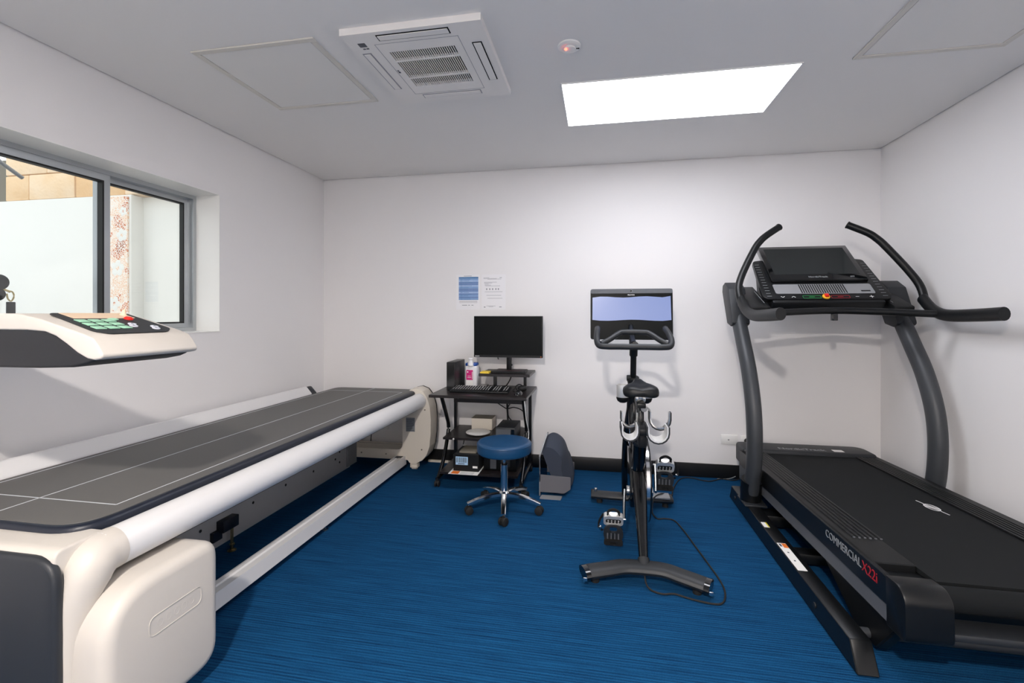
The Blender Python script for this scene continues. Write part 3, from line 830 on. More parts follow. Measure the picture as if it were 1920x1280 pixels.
part('deck_board', MB().box(dx0 + .02, dx1 - .02, -1.70, .02, -.15, -.025).xf(DM), 'black_plastic', tm)
prof = round_poly([(-1.850, -.165), (-1.850, -.02), (-1.815, .010), (-1.740, .008), (-1.740, -.165)], [.03, .07, .05, 0, 0], 6)
for sx in (0, 1):
    a = (dx0 - .004, 1.125) if sx == 0 else (1.725, dx1 + .004)
    part('rear_cap', MB().prism(prof, 'x', a[0], a[1], .008, 2).xf(DM), 'black_satin', tm)
part('rear_roller', MB().cyl((1.12, -1.765, -.045), (1.73, -1.765, -.045), .040, n=28).xf(DM), 'belt_black', tm)
part('rear_guard', MB().box(1.12, 1.73, -1.84, -1.74, -.145, -.12, .006).xf(DM), 'charcoal', tm)
# front hood
hd = part('front_hood', MB().prism(round_poly([(1.0, 3.585), (1.85, 3.585), (1.85, 3.80), (1.0, 3.80)], [.0, .0, .09, .05], 6), 'z', .195, .326, .018, 3), 'charcoal', tm)
part('hood_skirt', MB().prism(round_poly([(1.02, 3.59), (1.83, 3.59), (1.83, 3.79), (1.02, 3.79)], [.0, .0, .08, .05], 6), 'z', .06, .205, .006, 1), 'mid_grey', tm)
part('hood_lettering', MB().text('NordicTrack', .058, frm((1.40, 3.645, .3262), (1, 0, 0), (0, 1, 0)), .0004, bold=.0012), 'print_grey', hd)
part('hood_sticker', MB().box(1.60, 1.665, 3.62, 3.67, .3258, .3268), 'paper', hd)
# lettering on the skirt
TX = dx0 - .0006
m = MB().text('COMMERCIAL', .046, DM @ frm((TX, -1.29, -.034), (0, -1, 0), (0, 0, 1)), .0006, 'LEFT')
part('commercial_lettering', m, 'print_grey', tm)
m = MB().text('X22i', .054, DM @ frm((TX, -1.585, -.036), (0, -1, 0), (0, 0, 1)), .0006, 'LEFT')
part('model_lettering', m, 'print_red', tm)
# emblem on the belt: an oval with a slanted bar and a line through it
em_ = MB()
er = [(1.60 + .024 * math.cos(a), -.955 + .046 * math.sin(a), -.0016) for a in [k * math.pi / 12 for k in range(24)]]
em_.sweep(er, [(-.0022, -.0004), (.0022, -.0004), (.0022, .0004), (-.0022, .0004)], (0, 0, 1), 1, True)
for p, q in (((1.585, -.86), (1.592, -.905)), ((1.608, -1.005), (1.615, -1.05)), ((1.585, -.925), (1.615, -.985)), ((1.592, -.915), (1.622, -.975)), ((1.578, -.935), (1.608, -.995))):
    em_.sweep([(p[0], p[1], -.0016), (q[0], q[1], -.0016)], [(-.0022, -.0004), (.0022, -.0004), (.0022, .0004), (-.0022, .0004)], (0, 0, 1), 1)
part('belt_emblem', em_.xf(DM), 'print_white', tm)
# grips, handles and the bar
part('cross_bar', MB().tube([(.93, 3.13, 1.278), (1.10, 3.175, 1.288), (1.425, 3.235, 1.300), (2 * TC - 1.10, 3.175, 1.288), (2 * TC - .93, 3.13, 1.278)], .021, 16), 'black_satin', tm)
part('bar_clip', MB().box(TC - .017, TC + .017, 3.215, 3.24, 1.238, 1.282, .004), 'black_gloss', tm)
gp = [(.905, 3.30, 1.375), (.908, 3.235, 1.325), (.913, 3.16, 1.288), (.918, 3.05, 1.270), (.924, 2.85, 1.272), (.929, 2.672, 1.279)]
hpth = [(.905, 3.270, 1.330), (.900, 3.325, 1.445), (.938, 3.372, 1.55), (1.030, 3.440, 1.715), (1.075, 3.462, 1.775), (1.120, 3.478, 1.815), (1.213, 3.523, 1.876)]
for sx in (0, 1):
    P = gp if sx == 0 else mir(gp)
    part('side_grip', MB().tube(P, .026, 16, 6, (0, 0, 1), .034), 'black_plastic', tm)
    P = hpth if sx == 0 else mir(hpth)
    hnd = part('upper_handle', MB().tube(P, .0225, 16, 6), 'black_satin', tm)
    e = Vector(P[-1]); d = (e - Vector(P[-2])).normalized()
    part('handle_end', MB().cyl(e - d * .004, e + d * .006, .0245, n=16, bev=.004), 'black_rubber', hnd)
# console
cy = Vector((0, .318, .280)).normalized()
CM = frm((TC, 3.308, 1.375), (1, 0, 0), cy)
con = part('console', MB().prism(round_poly([(-.352, 0), (.352, 0), (.375, .03), (.352, .425), (.30, .435), (-.30, .435), (-.352, .425), (-.375, .03)], [.04, .04, .03, .03, .01, .01, .03, .03], 5), 'z', -.032, 0, .006, 2).xf(CM), 'black_satin', tm)
part('console_body', MB().prism([(3.295, 1.355), (3.40, 1.435), (3.63, 1.62), (3.66, 1.58), (3.62, 1.42), (3.48, 1.315), (3.33, 1.30)], 'x', 1.10, 1.75, .012, 2), 'black_plastic', con)
for sx in (0, 1):
    x = (.965, 1.075) if sx == 0 else (1.775, 1.885)
    tr = part('tray', MB().prism([(3.26, 1.325), (3.62, 1.475), (3.63, 1.43), (3.45, 1.31), (3.27, 1.285)], 'x', x[0], x[1], .008, 2), 'black_plastic', tm)
    part('tray_line', MB().box(x[1] - .022 if sx == 0 else x[0] + .018, x[1] - .018 if sx == 0 else x[0] + .022, 0, .22, .0, .001).xf(frm((0, 3.32, 1.3515), (1, 0, 0), (0, .36, .15))), 'print_grey', tr)
part('screen_housing', MB().box(-.290, .290, .172, .570, -.02, .022, .006, 2).xf(CM), 'black_gloss', con)
part('screen', MB().box(-.258, .258, .232, .538, .021, .0226).xf(CM), 'screen_grey', con)
part('brand_lettering', MB().text('NordicTrack', .022, CM @ frm((0, .203, .0222), (1, 0, 0), (0, 1, 0)), .0003, bold=.0004), 'print_grey', con)
part('fit_mark', MB().text('iFIT', .017, CM @ frm((.205, .203, .0222), (1, 0, 0), (0, 1, 0)), .0003, bold=.0004), 'print_grey', con)
part('silver_panel', MB().prism(rrect(-.290, .290, .052, .150, .012, 3), 'z', .0, .003).xf(CM), 'silver_paint', con)
for k in range(20):
    x = -.132 + k * .01375
    part('speaker_slot', MB().box(x - .0035, x + .0035, .056, .146, .0028, .0036).xf(CM), 'black_plastic', con)
part('audio_badge', MB().box(.215, .268, .070, .082, .0028, .0038).xf(CM), 'black_plastic', con)
for x, mm in ((-.086, 'print_green'), (.079, 'print_red')):
    q = rrect(x - .052, x + .052, .008, .034, .006, 3)
    part('start_button' if mm == 'print_green' else 'stop_button', MB().sweep([(a, b, .0006) for a, b in q], [(-.0012, -.0004), (.0012, -.0004), (.0012, .0004), (-.0012, .0004)], (0, 0, 1), 1, True)
         .box(x - .016, x + .016, .019, .023, .0003, .001).xf(CM), mm, con)
sk_ = part('safety_key', MB().cyl((-.006, .018, .0), (-.006, .018, .010), .022, n=20, bev=.003).xf(CM), 'yellow_plastic', con, 'yellow safety key socket with red key')
part('key_knob', MB().box(-.017, .007, .006, .032, .009, .022, .004).xf(CM), 'red_plastic', sk_)
m = MB()
def bar2(m, p, q, w=.0018):
    m.sweep([(p[0], p[1], .0006), (q[0], q[1], .0006)], [(-w, -.0004), (w, -.0004), (w, .0004), (-w, .0004)], (0, 0, 1), 1)
bar2(m, (-.268, .027), (-.257, .017)); bar2(m, (-.257, .017), (-.246, .027)); bar2(m, (-.205, .017), (-.194, .027)); bar2(m, (-.194, .027), (-.183, .017))
bar2(m, (.165, .022), (.185, .022)); bar2(m, (.244, .022), (.268, .022)); bar2(m, (.256, .010), (.256, .034))
part('arrow_marks', m.xf(CM), 'print_white', con, kind='stuff')
m = MB()
for k in range(13):
    y = .030 + k * .029
    xl = -.352 + (0 if k < 2 else .0)
    for s in (-1, 1):
        m.box(s * .335 - .014, s * .335 + .014, y - .0016, y + .0016, .0002, .0010)
part('side_labels', m.xf(CM), 'print_grey', con, kind='stuff')

# ================================================================== EXERCISE BIKE
BX = .210
bk = thing('exercise_bike', 'black indoor cycling bike with large touchscreen and dumbbell holder', 'exercise bike', (BX, 2.8, 0))
# stabilisers
def flat_oval(w, h, n=16):
    return [(w * math.cos(2 * math.pi * k / n) * (1 if abs(math.cos(2 * math.pi * k / n)) < .9 else .97), h * math.sin(2 * math.pi * k / n)) for k in range(n)]
rs = part('rear_stabiliser', MB().sweep([(-.055, 2.285, .046), (.04, 2.312, .055), (.130, 2.336, .062), (.290, 2.336, .062), (.38, 2.306, .055), (.475, 2.270, .046)], flat_oval(.052, .026), (0, 0, 1), 5), 'charcoal', bk)
for x, y, s in ((-.055, 2.285, -1), (.475, 2.270, 1)):
    cpp = part('end_cap', MB().sweep([(x, y, .046), (x + s * .022, y - .010, .045)], flat_oval(.053, .027), (0, 0, 1), 1), 'black_gloss', rs)
    part('chrome_badge', MB().box(x + s * .010 - .009, x + s * .010 + .009, y - .066, y - .060, .034, .052, .002), 'chrome', rs)
    part('levelling_foot', MB().cyl((x - s * .035, y + .01, .0), (x - s * .035, y + .01, .025), .020, n=16), 'black_rubber', rs)
fs = part('front_stabiliser', MB().sweep([(-.045, 3.285, .046), (.06, 3.262, .052), (.21, 3.25, .055), (.36, 3.262, .052), (.470, 3.285, .046)], flat_oval(.046, .025), (0, 0, 1), 5), 'charcoal', bk)
for x in (.0, .43): part('levelling_foot', MB().cyl((x, 3.27, .0), (x, 3.27, .03), .02, n=16), 'black_rubber', fs)
part('silver_insert', MB().box(.300, .455, 3.215, 3.305, .066, .080, .004), 'silver_paint', fs, 'pale grey cover plate')
for x, s in ((-.045, -1), (.470, 1)):
    part('transport_wheel', MB().cyl((x - .012, 3.33, .032), (x + .012, 3.33, .032), .030, n=20, bev=.004), 'black_rubber', fs)
part('foot_knob', MB().cyl((-.025, 3.268, .068), (-.025, 3.268, .094), .010, n=14, bev=.003), 'steel', fs)
# frame
part('rear_tube', MB().tube([(BX, 2.352, .075), (BX + .002, 2.46, .17), (BX + .004, 2.60, .30), (BX + .005, 2.74, .42)], .026, 16, 5, scales=[.85, 1.0, 1.35, 1.6]), 'black_gloss', bk)
part('rear_tube_collar', MB().tube([(BX, 2.340, .066), (BX, 2.368, .092)], .028, 16, 1), 'charcoal', bk)
part('seat_tube', MB().tube([(BX + .004, 2.82, .22), (BX + .004, 2.72, .40), (BX + .005, 2.635, .60)], .036, 18, 5, ry=.040), 'black_gloss', bk)
part('seat_tube_ring', MB().cyl((BX + .005, 2.643, .580), (BX + .005, 2.632, .606), .043, n=24, bev=.005), 'charcoal', bk)
part('main_beam', MB().tube([(BX, 2.70, .36), (BX, 2.86, .46), (BX, 3.00, .60), (BX - .002, 3.045, .74)], .034, 16, 5, ry=.05), 'black_gloss', bk)
for s in (-1, 1):
    part('fork_leg', MB().tube([(BX + s * .022, 3.03, .70), (BX + s * .048, 3.08, .48), (BX + s * .050, 3.19, .24), (BX + s * .045, 3.245, .065)], .018, 12, 5, ry=.026), 'black_gloss', bk)
part('chain_cover', MB().prism(round_poly([(2.62, .30), (2.70, .20), (2.98, .16), (3.16, .28), (3.12, .46), (2.86, .50), (2.70, .42)], .06, 5), 'x', BX - .045, BX + .018, .012, 3), 'black_gloss', bk)
fw = part('flywheel', MB().cyl((BX + .034, 2.885, .305), (BX + .072, 2.885, .305), .235, n=56, bev=.006), 'black_gloss', bk)
part('flywheel_rim', MB().cyl((BX + .044, 2.885, .305), (BX + .062, 2.885, .305), .2375, n=56), 'chrome', fw)
part('flywheel_hub', MB().cyl((BX + .03, 2.885, .305), (BX + .085, 2.885, .305), .035, n=20, bev=.004), 'steel', fw)
part('brake_rod', MB().tube([(BX - .032, 2.90, .62), (BX - .034, 2.92, .36)], .004, 8, 1), 'chrome', bk)
# head and bar post
part('head_tube', MB().tube([(BX - .004, 3.045, .66), (BX - .006, 3.005, .86)], .032, 18, 1, scales=[1.25, 1.0]), 'black_satin', bk)
part('head_collar', MB().cyl((BX - .005, 3.002, .855), (BX - .006, 2.992, .893), .036, n=20, bev=.006).cyl((BX - .045, 2.997, .884), (BX - .01, 2.997, .884), .019, n=14, bev=.004), 'black_plastic', bk)
part('bar_post', MB().tube([(BX - .006, 2.995, .88), (BX - .007, 2.945, 1.06)], .018, 16, 1), 'black_satin', bk)
part('bar_clamp', MB().tube([(BX - .007, 2.95, 1.03), (BX - .008, 2.91, 1.10)], .024, 16, 1).cyl((BX - .028, 2.952, 1.035), (BX + .016, 2.952, 1.035), .012, n=12), 'black_plastic', bk)
hb = part('handlebar', MB().tube([(-0.0122, 3.00, 1.1890), (-0.0141, 2.93, 1.1690), (-0.0160, 2.86, 1.1290), (-0.0026, 2.805, 1.0960), (0.0480, 2.79, 1.0900), (0.1196, 2.79, 1.0900), (0.2772, 2.79, 1.0900), (0.3536, 2.79, 1.0900), (0.3965, 2.805, 1.0960), (0.4099, 2.86, 1.1290), (0.4004, 2.93, 1.1690), (0.3946, 3.00, 1.1890)], .0175, 14, 6), 'charcoal', bk)
part('inner_bar', MB().tube([(0.0098, 2.83, 1.1040), (0.0527, 2.85, 1.1240), (0.1148, 2.89, 1.1620), (0.1482, 2.90, 1.1700), (0.2533, 2.90, 1.1700), (0.2915, 2.89, 1.1620), (0.3488, 2.85, 1.1240), (0.3870, 2.83, 1.1040)], .016, 14, 6), 'charcoal', hb)
part('bar_cap', MB().sphere((-0.0122, 3.0, 1.1890), .0185).sphere((0.3946, 3.0, 1.1890), .0185), 'black_rubber', hb)
part('bar_stem', MB().tube([(BX - .008, 2.90, 1.09), (BX - .008, 2.80, 1.10)], .020, 12, 1), 'charcoal', hb)
# screen
SM = Matrix.Translation((.212, 3.32, 1.280)) @ Matrix.Rotation(R(-4), 4, 'X')
sc = part('touchscreen', MB().prism(rrect(-.273, .273, -.176, .172, .016, 4), 'y', -.012, .022, .005, 2).xf(SM), 'black_satin', bk)
part('sound_bar', MB().prism(rrect(-.271, .271, .140, .170, .010, 4), 'y', -.0145, -.008).xf(SM), 'mid_grey', sc)
part('camera_lens', MB().cyl((0, -.0165, .156), (0, -.013, .156), .006, n=14).xf(SM), 'black_gloss', sc)
part('lens_ring', MB().lathe([(.008, 0), (.008, .0016), (.0055, .0016), (.0055, 0)], (0, 0, 0), 16).xf(SM @ Matrix.Translation((.003, -.0142, .156)) @ Matrix.Rotation(R(90), 4, 'X')), 'print_grey', sc)
part('glass', MB().box(-.270, .270, -.0138, -.010, -.170, .138).xf(SM), 'screen_dark', sc)
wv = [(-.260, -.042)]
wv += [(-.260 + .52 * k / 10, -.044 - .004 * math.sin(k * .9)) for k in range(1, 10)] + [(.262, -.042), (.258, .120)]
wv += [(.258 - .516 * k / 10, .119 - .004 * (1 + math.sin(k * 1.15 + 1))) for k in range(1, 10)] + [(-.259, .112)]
part('painted_reflection', MB().prism(wv, 'y', -.0146, -.0136).xf(SM), 'reflection_blue', sc, 'pale blue reflection painted on as a glow')  # reflection in the glass, put in as a glowing wavy-edged shape
part('brand_lettering', MB().text('PELOTON', .010, SM @ frm((0, -.0142, .129), (1, 0, 0), (0, 0, 1)), .0003, bold=.0002), 'print_white', sc)
part('screen_arm', MB().tube([(BX - .008, 2.92, 1.10), (BX - .006, 3.12, 1.14), (BX, 3.32, 1.20)], .017, 12, 4).box(BX - .022, BX + .012, 3.10, 3.13, 1.08, 1.18, .004), 'black_plastic', bk)
# saddle
rings = []
prof_w = [(2.560, .050, .016, .018), (2.568, .078, .028, .028), (2.590, .092, .036, .034), (2.63, .094, .037, .036), (2.67, .080, .036, .036), (2.71, .055, .034, .032), (2.76, .036, .034, .026), (2.81, .029, .032, .022), (2.845, .022, .022, .016), (2.855, .012, .012, .010)]
for y, wd, ht, hb_ in prof_w:
    rg = []
    for k in range(28):
        a = 2 * math.pi * k / 28
        ca, sa = math.cos(a), math.sin(a)
        x = wd * math.copysign(abs(ca) ** .7, ca)
        u = x / wd
        if sa > 0: z = ht * sa ** .7 - (.010 * math.exp(-(u / .35) ** 2) if wd > .05 else 0)
        else: z = -hb_ * abs(sa) ** .6 * (1.0 - (.75 * math.exp(-(u / .45) ** 2) if wd > .05 else 0))
        rg.append((BX + .008 + x, y, .862 + (y - 2.6) * .06 + z))
    rings.append(rg)
sd = part('saddle', MB().loft(rings), 'black_plastic', bk, ang=80)
part('saddle_badge', MB().box(BX + .010, BX + .024, 2.5655, 2.569, .868, .873), 'steel', sd)
part('saddle_rail', MB().tube([(BX - .012, 2.60, .845), (BX - .010, 2.66, .828), (BX - .008, 2.74, .845)], .004, 8, 5).tube([(BX + .030, 2.60, .845), (BX + .028, 2.66, .828), (BX + .026, 2.74, .845)], .004, 8, 5), 'steel', sd)
part('saddle_clamp', MB().box(BX - .018, BX + .036, 2.63, 2.68, .805, .838, .006).box(BX - .004, BX + .020, 2.605, 2.65, .815, .850, .004), 'steel', bk)
part('seat_slider', MB().box(BX - .016, BX + .030, 2.56, 2.76, .782, .808, .005), 'black_satin', bk)
part('seat_post', MB().tube([(BX + .005, 2.642, .58), (BX + .007, 2.622, .70), (BX + .007, 2.645, .79)], .0185, 16, 5), 'black_gloss', bk)
# dumbbell holder: two U cradles on each side
def ucr(x0, x1, ztop, zbot, y, wd, flip=1):
    c = (x0 + x1) / 2; r = abs(x1 - x0) / 2
    pts = [(x0, y, ztop)]
    for k in range(0, 9):
        a = math.pi + math.pi * k / 8
        pts.append((c + (x1 - x0) / 2 * math.cos(a), y, zbot + r + r * math.sin(a)) if True else 0)
    pts.append((x1, y, ztop))
    # go from x0 down and up to x1
    return MB().sweep(pts, [(-.0035, -wd), (.0035, -wd), (.0035, wd), (-.0035, wd)], (0, 1, 0), 1)
for (x0, x1, zt, zb, y, wd, mi) in ((.120, .200, .750, .672, 2.63, .022, 'steel'), (.268, .366, .755, .668, 2.63, .022, 'steel'), (.112, .186, .722, .655, 2.46, .055, 'bright_metal'), (.238, .330, .722, .648, 2.46, .055, 'bright_metal')):
    cr_ = part('cradle_reflection', ucr(x0 - .006, x1 + .006, zt, zb - .007, y, wd), 'charcoal', bk)  # charcoal outer strip paints in the dark reflections of the chrome
    part('cradle_metal', ucr(x0, x1, zt - .001, zb, y, wd - .004), mi, cr_)
part('cradle_arch', MB().tube([(.200, 2.64, .742), (.205, 2.64, .762), (.234, 2.64, .780), (.262, 2.64, .765), (.268, 2.64, .742)], .005, 10, 5), 'silver_paint', bk)
part('holder_knob', MB().cyl((.234, 2.60, .772), (.234, 2.645, .772), .017, n=18, bev=.004), 'silver_paint', bk)
part('holder_bracket', MB().box(.186, .244, 2.44, 2.66, .668, .700, .006).box(.195, .235, 2.47, 2.60, .60, .68, .006), 'black_plastic', bk)
# bottle cups
for x in (.140, .276):
    c = part('bottle_cup', MB().lathe([(.030, 0), (.037, .012), (.038, .095), (.0355, .095), (.0345, .014), (.0005, .010)], (x, 2.965, .752), 24), 'bright_metal', bk)
    part('cup_base', MB().lathe([(.018, -.014), (.032, -.004), (.0385, .012), (.0385, .020), (.037, .020), (.0005, .0)], (x, 2.965, .752), 24), 'black_plastic', c)
part('cup_bracket', MB().box(.13, .285, 2.99, 3.02, .765, .785, .004), 'black_plastic', bk)
# cranks and pedals
bbY, bbZ = 2.750, .280
part('bottom_bracket', MB().cyl((BX - .060, bbY, bbZ), (BX + .085, bbY, bbZ), .026, n=20, bev=.004), 'steel', bk)
def pedal_side(s):
    Z15 = Matrix.Scale(1.14, 4)
    cx = BX - .070 if s < 0 else BX + .100
    pY, pZ = (bbY - .130, bbZ - .112) if s < 0 else (bbY + .130, bbZ + .112)
    cr = part('crank', MB().tube([(cx, bbY, bbZ), (cx + s * .006, (bbY + pY) / 2, (bbZ + pZ) / 2), (cx + s * .010, pY, pZ)], .008, 10, 4, ry=.013), 'steel', bk)
    px = cx + s * .066
    part('spindle', MB().cyl((cx, pY, pZ), (px, pY, pZ), .007, n=12).cyl((cx + s * .014, pY, pZ), (cx + s * .024, pY, pZ), .011, n=12), 'chrome', cr)
    PMx = Matrix.Translation((px, pY, pZ)) @ Matrix.Rotation(R(35), 4, 'X') @ Z15
    pd = part('pedal', MB().frame(rrect(-.046, .046, -.040, .034, .022, 5), rrect(-.036, .036, -.026, .012, .014, 5), 'y', -.012, .012).xf(PMx), 'bright_metal', bk)
    m = MB().prism(rrect(-.036, .036, -.032, .010, .010, 3), 'y', -.008, .010, .002, 1)
    part('pedal_tread', m.xf(PMx), 'black_rubber', pd)
    m = MB()
    for i in range(4):
        for j in range(2): m.cyl((-.024 + i * .016, -.012, -.004 - j * .014), (-.024 + i * .016, -.007, -.004 - j * .014), .0035, n=8)
    part('tread_stud', m.xf(PMx), 'bright_metal', pd)
    CMx = Matrix.Translation((px, pY, pZ)) @ Matrix.Rotation(R(12), 4, 'X') @ Z15
    part('toe_cage', MB().frame(rrect(-.046, .046, -.118, -.034, .040, 6), rrect(-.018, .018, -.068, -.040, .012, 6), 'y', -.010, .002).xf(CMx), 'charcoal', pd)
    part('cage_lip', MB().frame(rrect(-.044, .044, -.130, -.104, .012, 5), rrect(-.016, .016, -.122, -.114, .003, 5), 'y', -.022, -.006).xf(CMx), 'black_rubber', pd)
    m = MB()
    for i in range(4): m.box(-.030 + i * .017, -.024 + i * .017, -.013, -.009, -.102, -.072)
    part('cage_rib', m.xf(CMx), 'mid_grey', pd)
    part('strap_loop', MB().tube([(-.026, .0, .030), (-.022, .004, .052), (.0, .006, .064), (.022, .004, .052), (.026, .0, .030)], .0045, 8, 5, ry=.009).xf(PMx), 'black_rubber', pd)
    part('side_strap', MB().tube([(s * .046, .01, .02), (s * .064, .0, -.02), (s * .068, -.006, -.065), (s * .052, -.008, -.092)], .003, 8, 5, ry=.008).xf(PMx), 'black_rubber', pd)
    part('strap_buckle', MB().box(s * .062 - .006, s * .062 + .006, -.016, -.006, -.078, -.052, .002).xf(PMx), 'steel', pd)
pedal_side(-1); pedal_side(1)
part('power_socket', MB().cyl((BX, 2.334, .070), (BX, 2.322, .062), .010, n=14), 'silver_paint', bk)
cab = [(BX, 2.322, .062), (BX + .004, 2.285, .020), (.235, 2.255, .006), (.285, 2.235, .005), (.335, 2.245, .0055), (.40, 2.22, .005), (.485, 2.20, .005), (.535, 2.215, .005), (.565, 2.30, .005), (.566, 2.40, .005), (.545, 2.55, .005),
       (.515, 2.74, .005), (.49, 2.90, .005), (.455, 3.045, .005), (.40, 3.065, .005), (.355, 3.055, .005), (.335, 3.12, .005), (.336, 3.17, .02), (.352, 3.21, .075), (.40, 3.262, .086), (.45, 3.33, .06), (.50, 3.46, .006), (.527, 3.59, .005),
       (.60, 3.80, .005), (.684, 3.872, .005), (.816, 3.812, .005), (.925, 3.885, .005), (1.005, 3.87, .005), (1.10, 3.895, .02)]
part('power_cord', MB().tube(cab, .0042, 8, 4), 'black_rubber', bk)
solo('loose_wire', MB().tube([(.90, 3.89, .004), (.955, 3.885, .006), (1.0, 3.895, .012), (1.03, 3.888, .03)], .003, 6, 4), 'print_grey', 'short grey wire lying against the black skirting', 'wire')

# ================================================================== DESK
dk = thing('computer_desk', 'small black computer desk on castors with monitor riser and shelves', 'desk', (-.872, 3.58, 0))
DZ = .685
part('desk_top', MB().box(-1.238, -.508, 3.305, 3.862, DZ - .020, DZ, .002, 1), 'wood_black', dk)
part('apron', MB().box(-1.165, -.575, 3.690, 3.705, .565, DZ - .02), 'wood_black', dk)
part('apron_screw', MB().cyl((-1.128, 3.686, .598), (-1.128, 3.692, .598), .006, n=10), 'steel', dk)
rz = part('riser_shelf', MB().box(-.918, -.520, 3.535, 3.862, .800, .820, .002, 1), 'wood_black', dk)
for x in (-.818, -.575):
    part('riser_post', MB().box(x - .011, x + .011, 3.66, 3.70, DZ, .800), 'black_tube', rz)
part('shelf', MB().box(-1.17, -.575, 3.43, 3.85, .328, .345, .002, 1), 'wood_black', dk)
part('shelf_screw', MB().cyl((-1.085, 3.425, .336), (-1.085, 3.432, .336), .007, n=10), 'print_white', dk)
part('lower_shelf', MB().box(-1.165, -.58, 3.335, 3.84, .098, .115, .002, 1), 'wood_black', dk)
for x in (-1.185, -.555):
    part('front_leg', MB().tube([(x, 3.43, DZ - .02), (x, 3.465, .62), (x, 3.575, .465), (x, 3.610, .40), (x, 3.600, .33), (x, 3.50, .17), (x, 3.375, .055)], .0145, 12, 5, ry=.017), 'black_tube', dk)
    part('back_leg', MB().box(x - .012, x + .012, 3.795, 3.825, .05, DZ - .02), 'black_tube', dk)
    part('foot_tube', MB().tube([(x, 3.34, .058), (x, 3.83, .058)], .013, 10, 1), 'black_tube', dk)
    part('leg_plate', MB().box(x - .018, x + .018, 3.40, 3.50, DZ - .028, DZ - .02), 'black_tube', dk)
    for y in (3.345, 3.81):
        c = part('castor', MB().cyl((x, y, .030), (x, y, .055), .010, n=10).box(x - .013, x + .013, y - .016, y + .016, .026, .046, .004), 'black_rubber', dk)
        part('wheel', MB().cyl((x - .017, y, .0225), (x - .004, y, .0225), .0225, n=18, bev=.003).cyl((x + .004, y, .0225), (x + .017, y, .0225), .0225, n=18, bev=.003), 'black_rubber', c)

# ---- things on the desk
mn = thing('monitor', 'flat black computer monitor switched off on the desk riser', 'monitor', (-.715, 3.70, .820))
part('screen_shell', MB().box(-1.001, -.441, 3.705, 3.735, .932, 1.264, .004), 'black_satin', mn)
part('screen', MB().box(-.994, -.448, 3.7035, 3.706, .952, 1.258), 'screen_dark', mn)
part('chin', MB().box(-1.000, -.442, 3.7030, 3.7055, .9335, .9505), 'black_satin', mn)
part('brand_lettering', MB().text('Lenovo', .0125, frm((-.972, 3.7026, .942), (1, 0, 0), (0, 0, 1)), .0003, bold=.0003), 'print_white', mn)
part('power_light', MB().box(-.457, -.451, 3.7022, 3.7034, .938, .944), 'orange_print', mn)
part('neck', MB().box(-.733, -.694, 3.712, 3.740, .828, 1.05, .004).cyl((-.694, 3.727, .872), (-.687, 3.727, .872), .008, n=12), 'black_satin', mn)
bs = part('stand_base', MB().prism([(-.835, 3.585), (-.560, 3.585), (-.572, 3.79), (-.815, 3.79)], 'z', .8205, .834, .003, 1), 'black_satin', mn)
part('base_stripe', MB().box(-.80, -.60, 3.655, 3.672, .8335, .8350), 'burgundy', bs)
part('cable', MB().tube([(-.80, 3.745, .945), (-.812, 3.75, .925), (-.805, 3.745, .915)], .004, 8, 3), 'black_rubber', mn)

pc = thing('tower_computer', 'slim black desktop computer standing on end beside the keyboard', 'computer', (-1.135, 3.64, DZ))
part('case', MB().box(-1.170, -1.102, 3.520, 3.790, DZ + .001, .906, .003), 'black_satin', pc)
part('front_bezel', MB().box(-1.169, -1.103, 3.514, 3.521, DZ + .003, .904, .002, 1), 'black_gloss', pc)

bt = thing('wipes_bottle', 'white disinfectant bottle with pink label and blue shoulders', 'bottle', (-1.026, 3.735, DZ))
part('bottle_body', MB().prism(rrect(-1.075, -.972, 3.69, 3.785, .022, 4), 'z', DZ + .001, .862, .012, 3), 'bottle_white', bt)
part('shoulder', MB().prism(rrect(-1.072, -.976, 3.693, 3.782, .020, 4), 'z', .858, .884, .008, 2), 'royal_blue', bt)
part('neck', MB().lathe([(.026, 0), (.024, .022), (.016, .032), (.014, .048), (.020, .052), (.018, .062), (.0005, .064)], (-1.026, 3.70, .862), 20), 'bottle_white', bt)
lb_ = part('pink_label', MB().prism(rrect(-1.060, -1.004, .748, .828, .006, 3), 'y', 3.6885, 3.6905), 'magenta', bt)
part('label_mark', MB().cyl((-1.048, 3.688, .812), (-1.048, 3.689, .812), .006, n=12).box(-1.012, -1.007, 3.688, 3.689, .755, .815).box(-1.050, -1.020, 3.688, 3.689, .765, .769).box(-1.048, -1.022, 3.688, 3.689, .778, .781), 'print_white', lb_)
part('lower_label', MB().box(-1.062, -1.004, 3.6887, 3.6905, .700, .745), 'paper', bt)

kb_ = thing('keyboard', 'full size black computer keyboard on the desk', 'keyboard', (-.895, 3.51, DZ))
KM = frm((-1.120, 3.435, DZ + .001), (1, 0, 0), Vector((0, .16, .016)))
part('keyboard_body', MB().box(0, .455, 0, .158, 0, .014, .004).xf(KM), 'black_plastic', kb_)
m = MB()
for j in range(6):
    for i in range(22):
        if j == 0 and 3 < i < 9: continue
        if i in (15, 19) : continue
        m.box(.010 + i * .0198, .026 + i * .0198, .010 + j * .024, .029 + j * .024, .014, .0195, .002, 1)
m.box(.010 + 4 * .0198, .026 + 8 * .0198, .010, .029, .014, .0195)
part('keys', m.xf(KM), 'black_rubber', kb_, kind='stuff')
m = MB()
for j in range(1, 6):
    for i in range(22):
        if i in (15, 19): continue
        m.box(.0135 + i * .0198, .0205 + i * .0198, .016 + j * .024, .024 + j * .024, .0194, .0199)
part('key_legends', m.xf(KM), 'print_white', kb_, kind='stuff')

